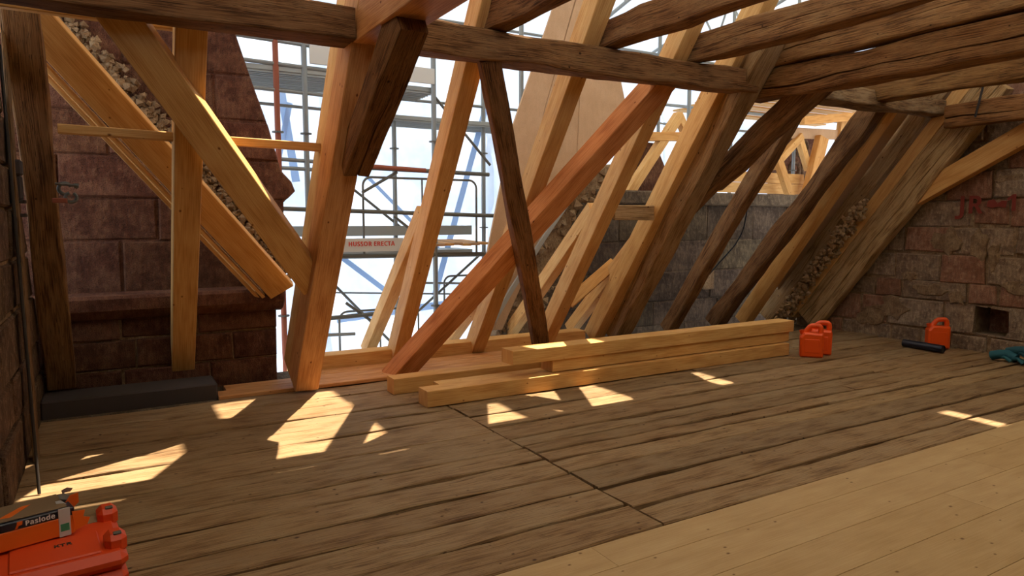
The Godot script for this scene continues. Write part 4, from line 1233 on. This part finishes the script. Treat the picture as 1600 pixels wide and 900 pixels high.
func build_case() -> void:
	# orange tool case lying flat; local x along its long side, z towards the camera
	var c := thing("tool_case", "orange plastic tool case lying flat by the left wall", "case", Vector3(-0.20, 0.0, -3.12), 0.10)
	box("lower_shell", Vector3(-0.27, 0.0, -0.20), Vector3(0.17, 0.075, 0.24), M.case_orange, c, 0.022)
	box("lid", Vector3(-0.272, 0.080, -0.202), Vector3(0.172, 0.15, 0.242), M.case_orange, c, 0.026)
	for z in [-0.15, 0.14]:
		var hb := box("corner_lug", Vector3(0.10, 0.12, z - 0.05), Vector3(0.175, 0.20, z + 0.05), M.case_orange, c, 0.02)
		box("latch", Vector3(0.13, 0.196, z + 0.012), Vector3(0.158, 0.204, z + 0.036), M.dull_steel, hb, 0.002)
	box("raised_panel", Vector3(-0.2, 0.146, -0.02), Vector3(0.09, 0.158, 0.2), M.case_orange, c, 0.006)
	box("paper_label", Vector3(0.04, 0.150, -0.19), Vector3(0.11, 0.1525, -0.12), M.card, c, 0.0008)
	var tl := lettering("case_lettering", "KTR", 0.024, 0.002, M.iron, c, Transform3D(Basis(Vector3(1, 0, 0), Vector3(0, 0, -1), Vector3(0, 1, 0)), Vector3(-0.03, 0.159, 0.06)))
	tl.set_meta("label", "dark lettering on the case lid")
	# nail box on top of the case
	var b := thing("nail_box", "torn orange and black cardboard nail box on the orange case", "box", Vector3(-0.375, 0.162, -3.20), 0.27)
	box("carton", Vector3(-0.10, 0.0, -0.09), Vector3(0.17, 0.075, 0.10), M.box_orange, b, 0.004)
	box("dark_band", Vector3(-0.1005, 0.074, -0.0905), Vector3(0.1705, 0.108, 0.1005), M.navy, b, 0.004)
	box("film_lid", Vector3(-0.09, 0.107, -0.085), Vector3(0.15, 0.113, 0.085), M.card, b, 0.003, Color(0.7, 0.68, 0.6))
	slab("orange_flash", PackedVector2Array([Vector2(-0.07, 0.05), Vector2(0.02, -0.03), Vector2(0.05, -0.03), Vector2(-0.03, 0.06)]), Vector3(0, 0.1135, 0), Vector3(1, 0, 0), Vector3(0, 0, 1), Vector3.UP, 0.0, 0.001, M.box_orange, b, 0.0003)
	var tx := lettering("brand_lettering", "Paslode", 0.019, 0.002, M.white, b, Transform3D(Basis.IDENTITY, Vector3(0.056, 0.091, 0.101)))
	tx.set_meta("label", "white lettering on the dark band")
	slab("emblem", PackedVector2Array([Vector2(-0.025, 0.078), Vector2(-0.018, 0.078), Vector2(-0.013, 0.088), Vector2(-0.002, 0.09), Vector2(0.0, 0.104), Vector2(-0.018, 0.104), Vector2(-0.019, 0.094)]), Vector3(0, 0, 0.1005), Vector3(1, 0, 0), Vector3.UP, Vector3(0, 0, 1), 0.0, 0.002, M.box_orange, b, 0.0003)
	box("tape", Vector3(0.115, -0.002, 0.099), Vector3(0.155, 0.112, 0.1025), M.clear, b, 0.001)
	box("green_mark", Vector3(0.12, 0.02, 0.1022), Vector3(0.15, 0.05, 0.1035), M.green, b, 0.0005)
	slab("torn_flap", PackedVector2Array([Vector2(0, 0), Vector2(0.05, 0.005), Vector2(0.065, 0.03), Vector2(0.04, 0.045), Vector2(0.05, 0.07), Vector2(0.0, 0.085)]), Vector3(0.168, 0.008, 0.095), Vector3(0.95, 0.05, -0.3).normalized(), Vector3(-0.1, 0.98, 0.1).normalized(), Vector3(0.3, 0.05, 0.95).normalized(), 0.0, 0.003, M.box_orange, b, 0.0005)
	slab("torn_flap", PackedVector2Array([Vector2(0, 0), Vector2(0.06, 0.0), Vector2(0.07, 0.04), Vector2(0.03, 0.06), Vector2(0.0, 0.05)]), Vector3(0.165, 0.06, 0.02), Vector3(0.75, 0.35, -0.55).normalized(), Vector3(-0.2, 0.95, 0.2).normalized(), Vector3(0.5, 0.1, 0.85).normalized(), 0.0, 0.003, M.box_orange, b, 0.0005, Color(0.8, 0.7, 0.6))
	for k in 3:
		slab("torn_film", PackedVector2Array([Vector2(0, 0), Vector2(0.03, -0.006), Vector2(0.042, 0.012), Vector2(0.022, 0.028), Vector2(0.0, 0.02)]), Vector3(0.125 + 0.02 * k, 0.106 + 0.006 * k, 0.04 - 0.05 * k), Vector3(0.85, 0.25 * (k - 1), 0.45).normalized(), Vector3(-0.2, 0.75, -0.5 + 0.5 * k).normalized(), Vector3(0.4, 0.3, 0.85).normalized(), 0.0, 0.002, M.clear, b, 0.0005)

func _ready() -> void:
	build_light_and_camera()
	make_materials()
	build_floor()
	build_walls()
	build_eaves_walls()
	build_frame()
	build_dormers()
	build_shade_boarding()
	build_outside()
	build_stack()
	build_props()
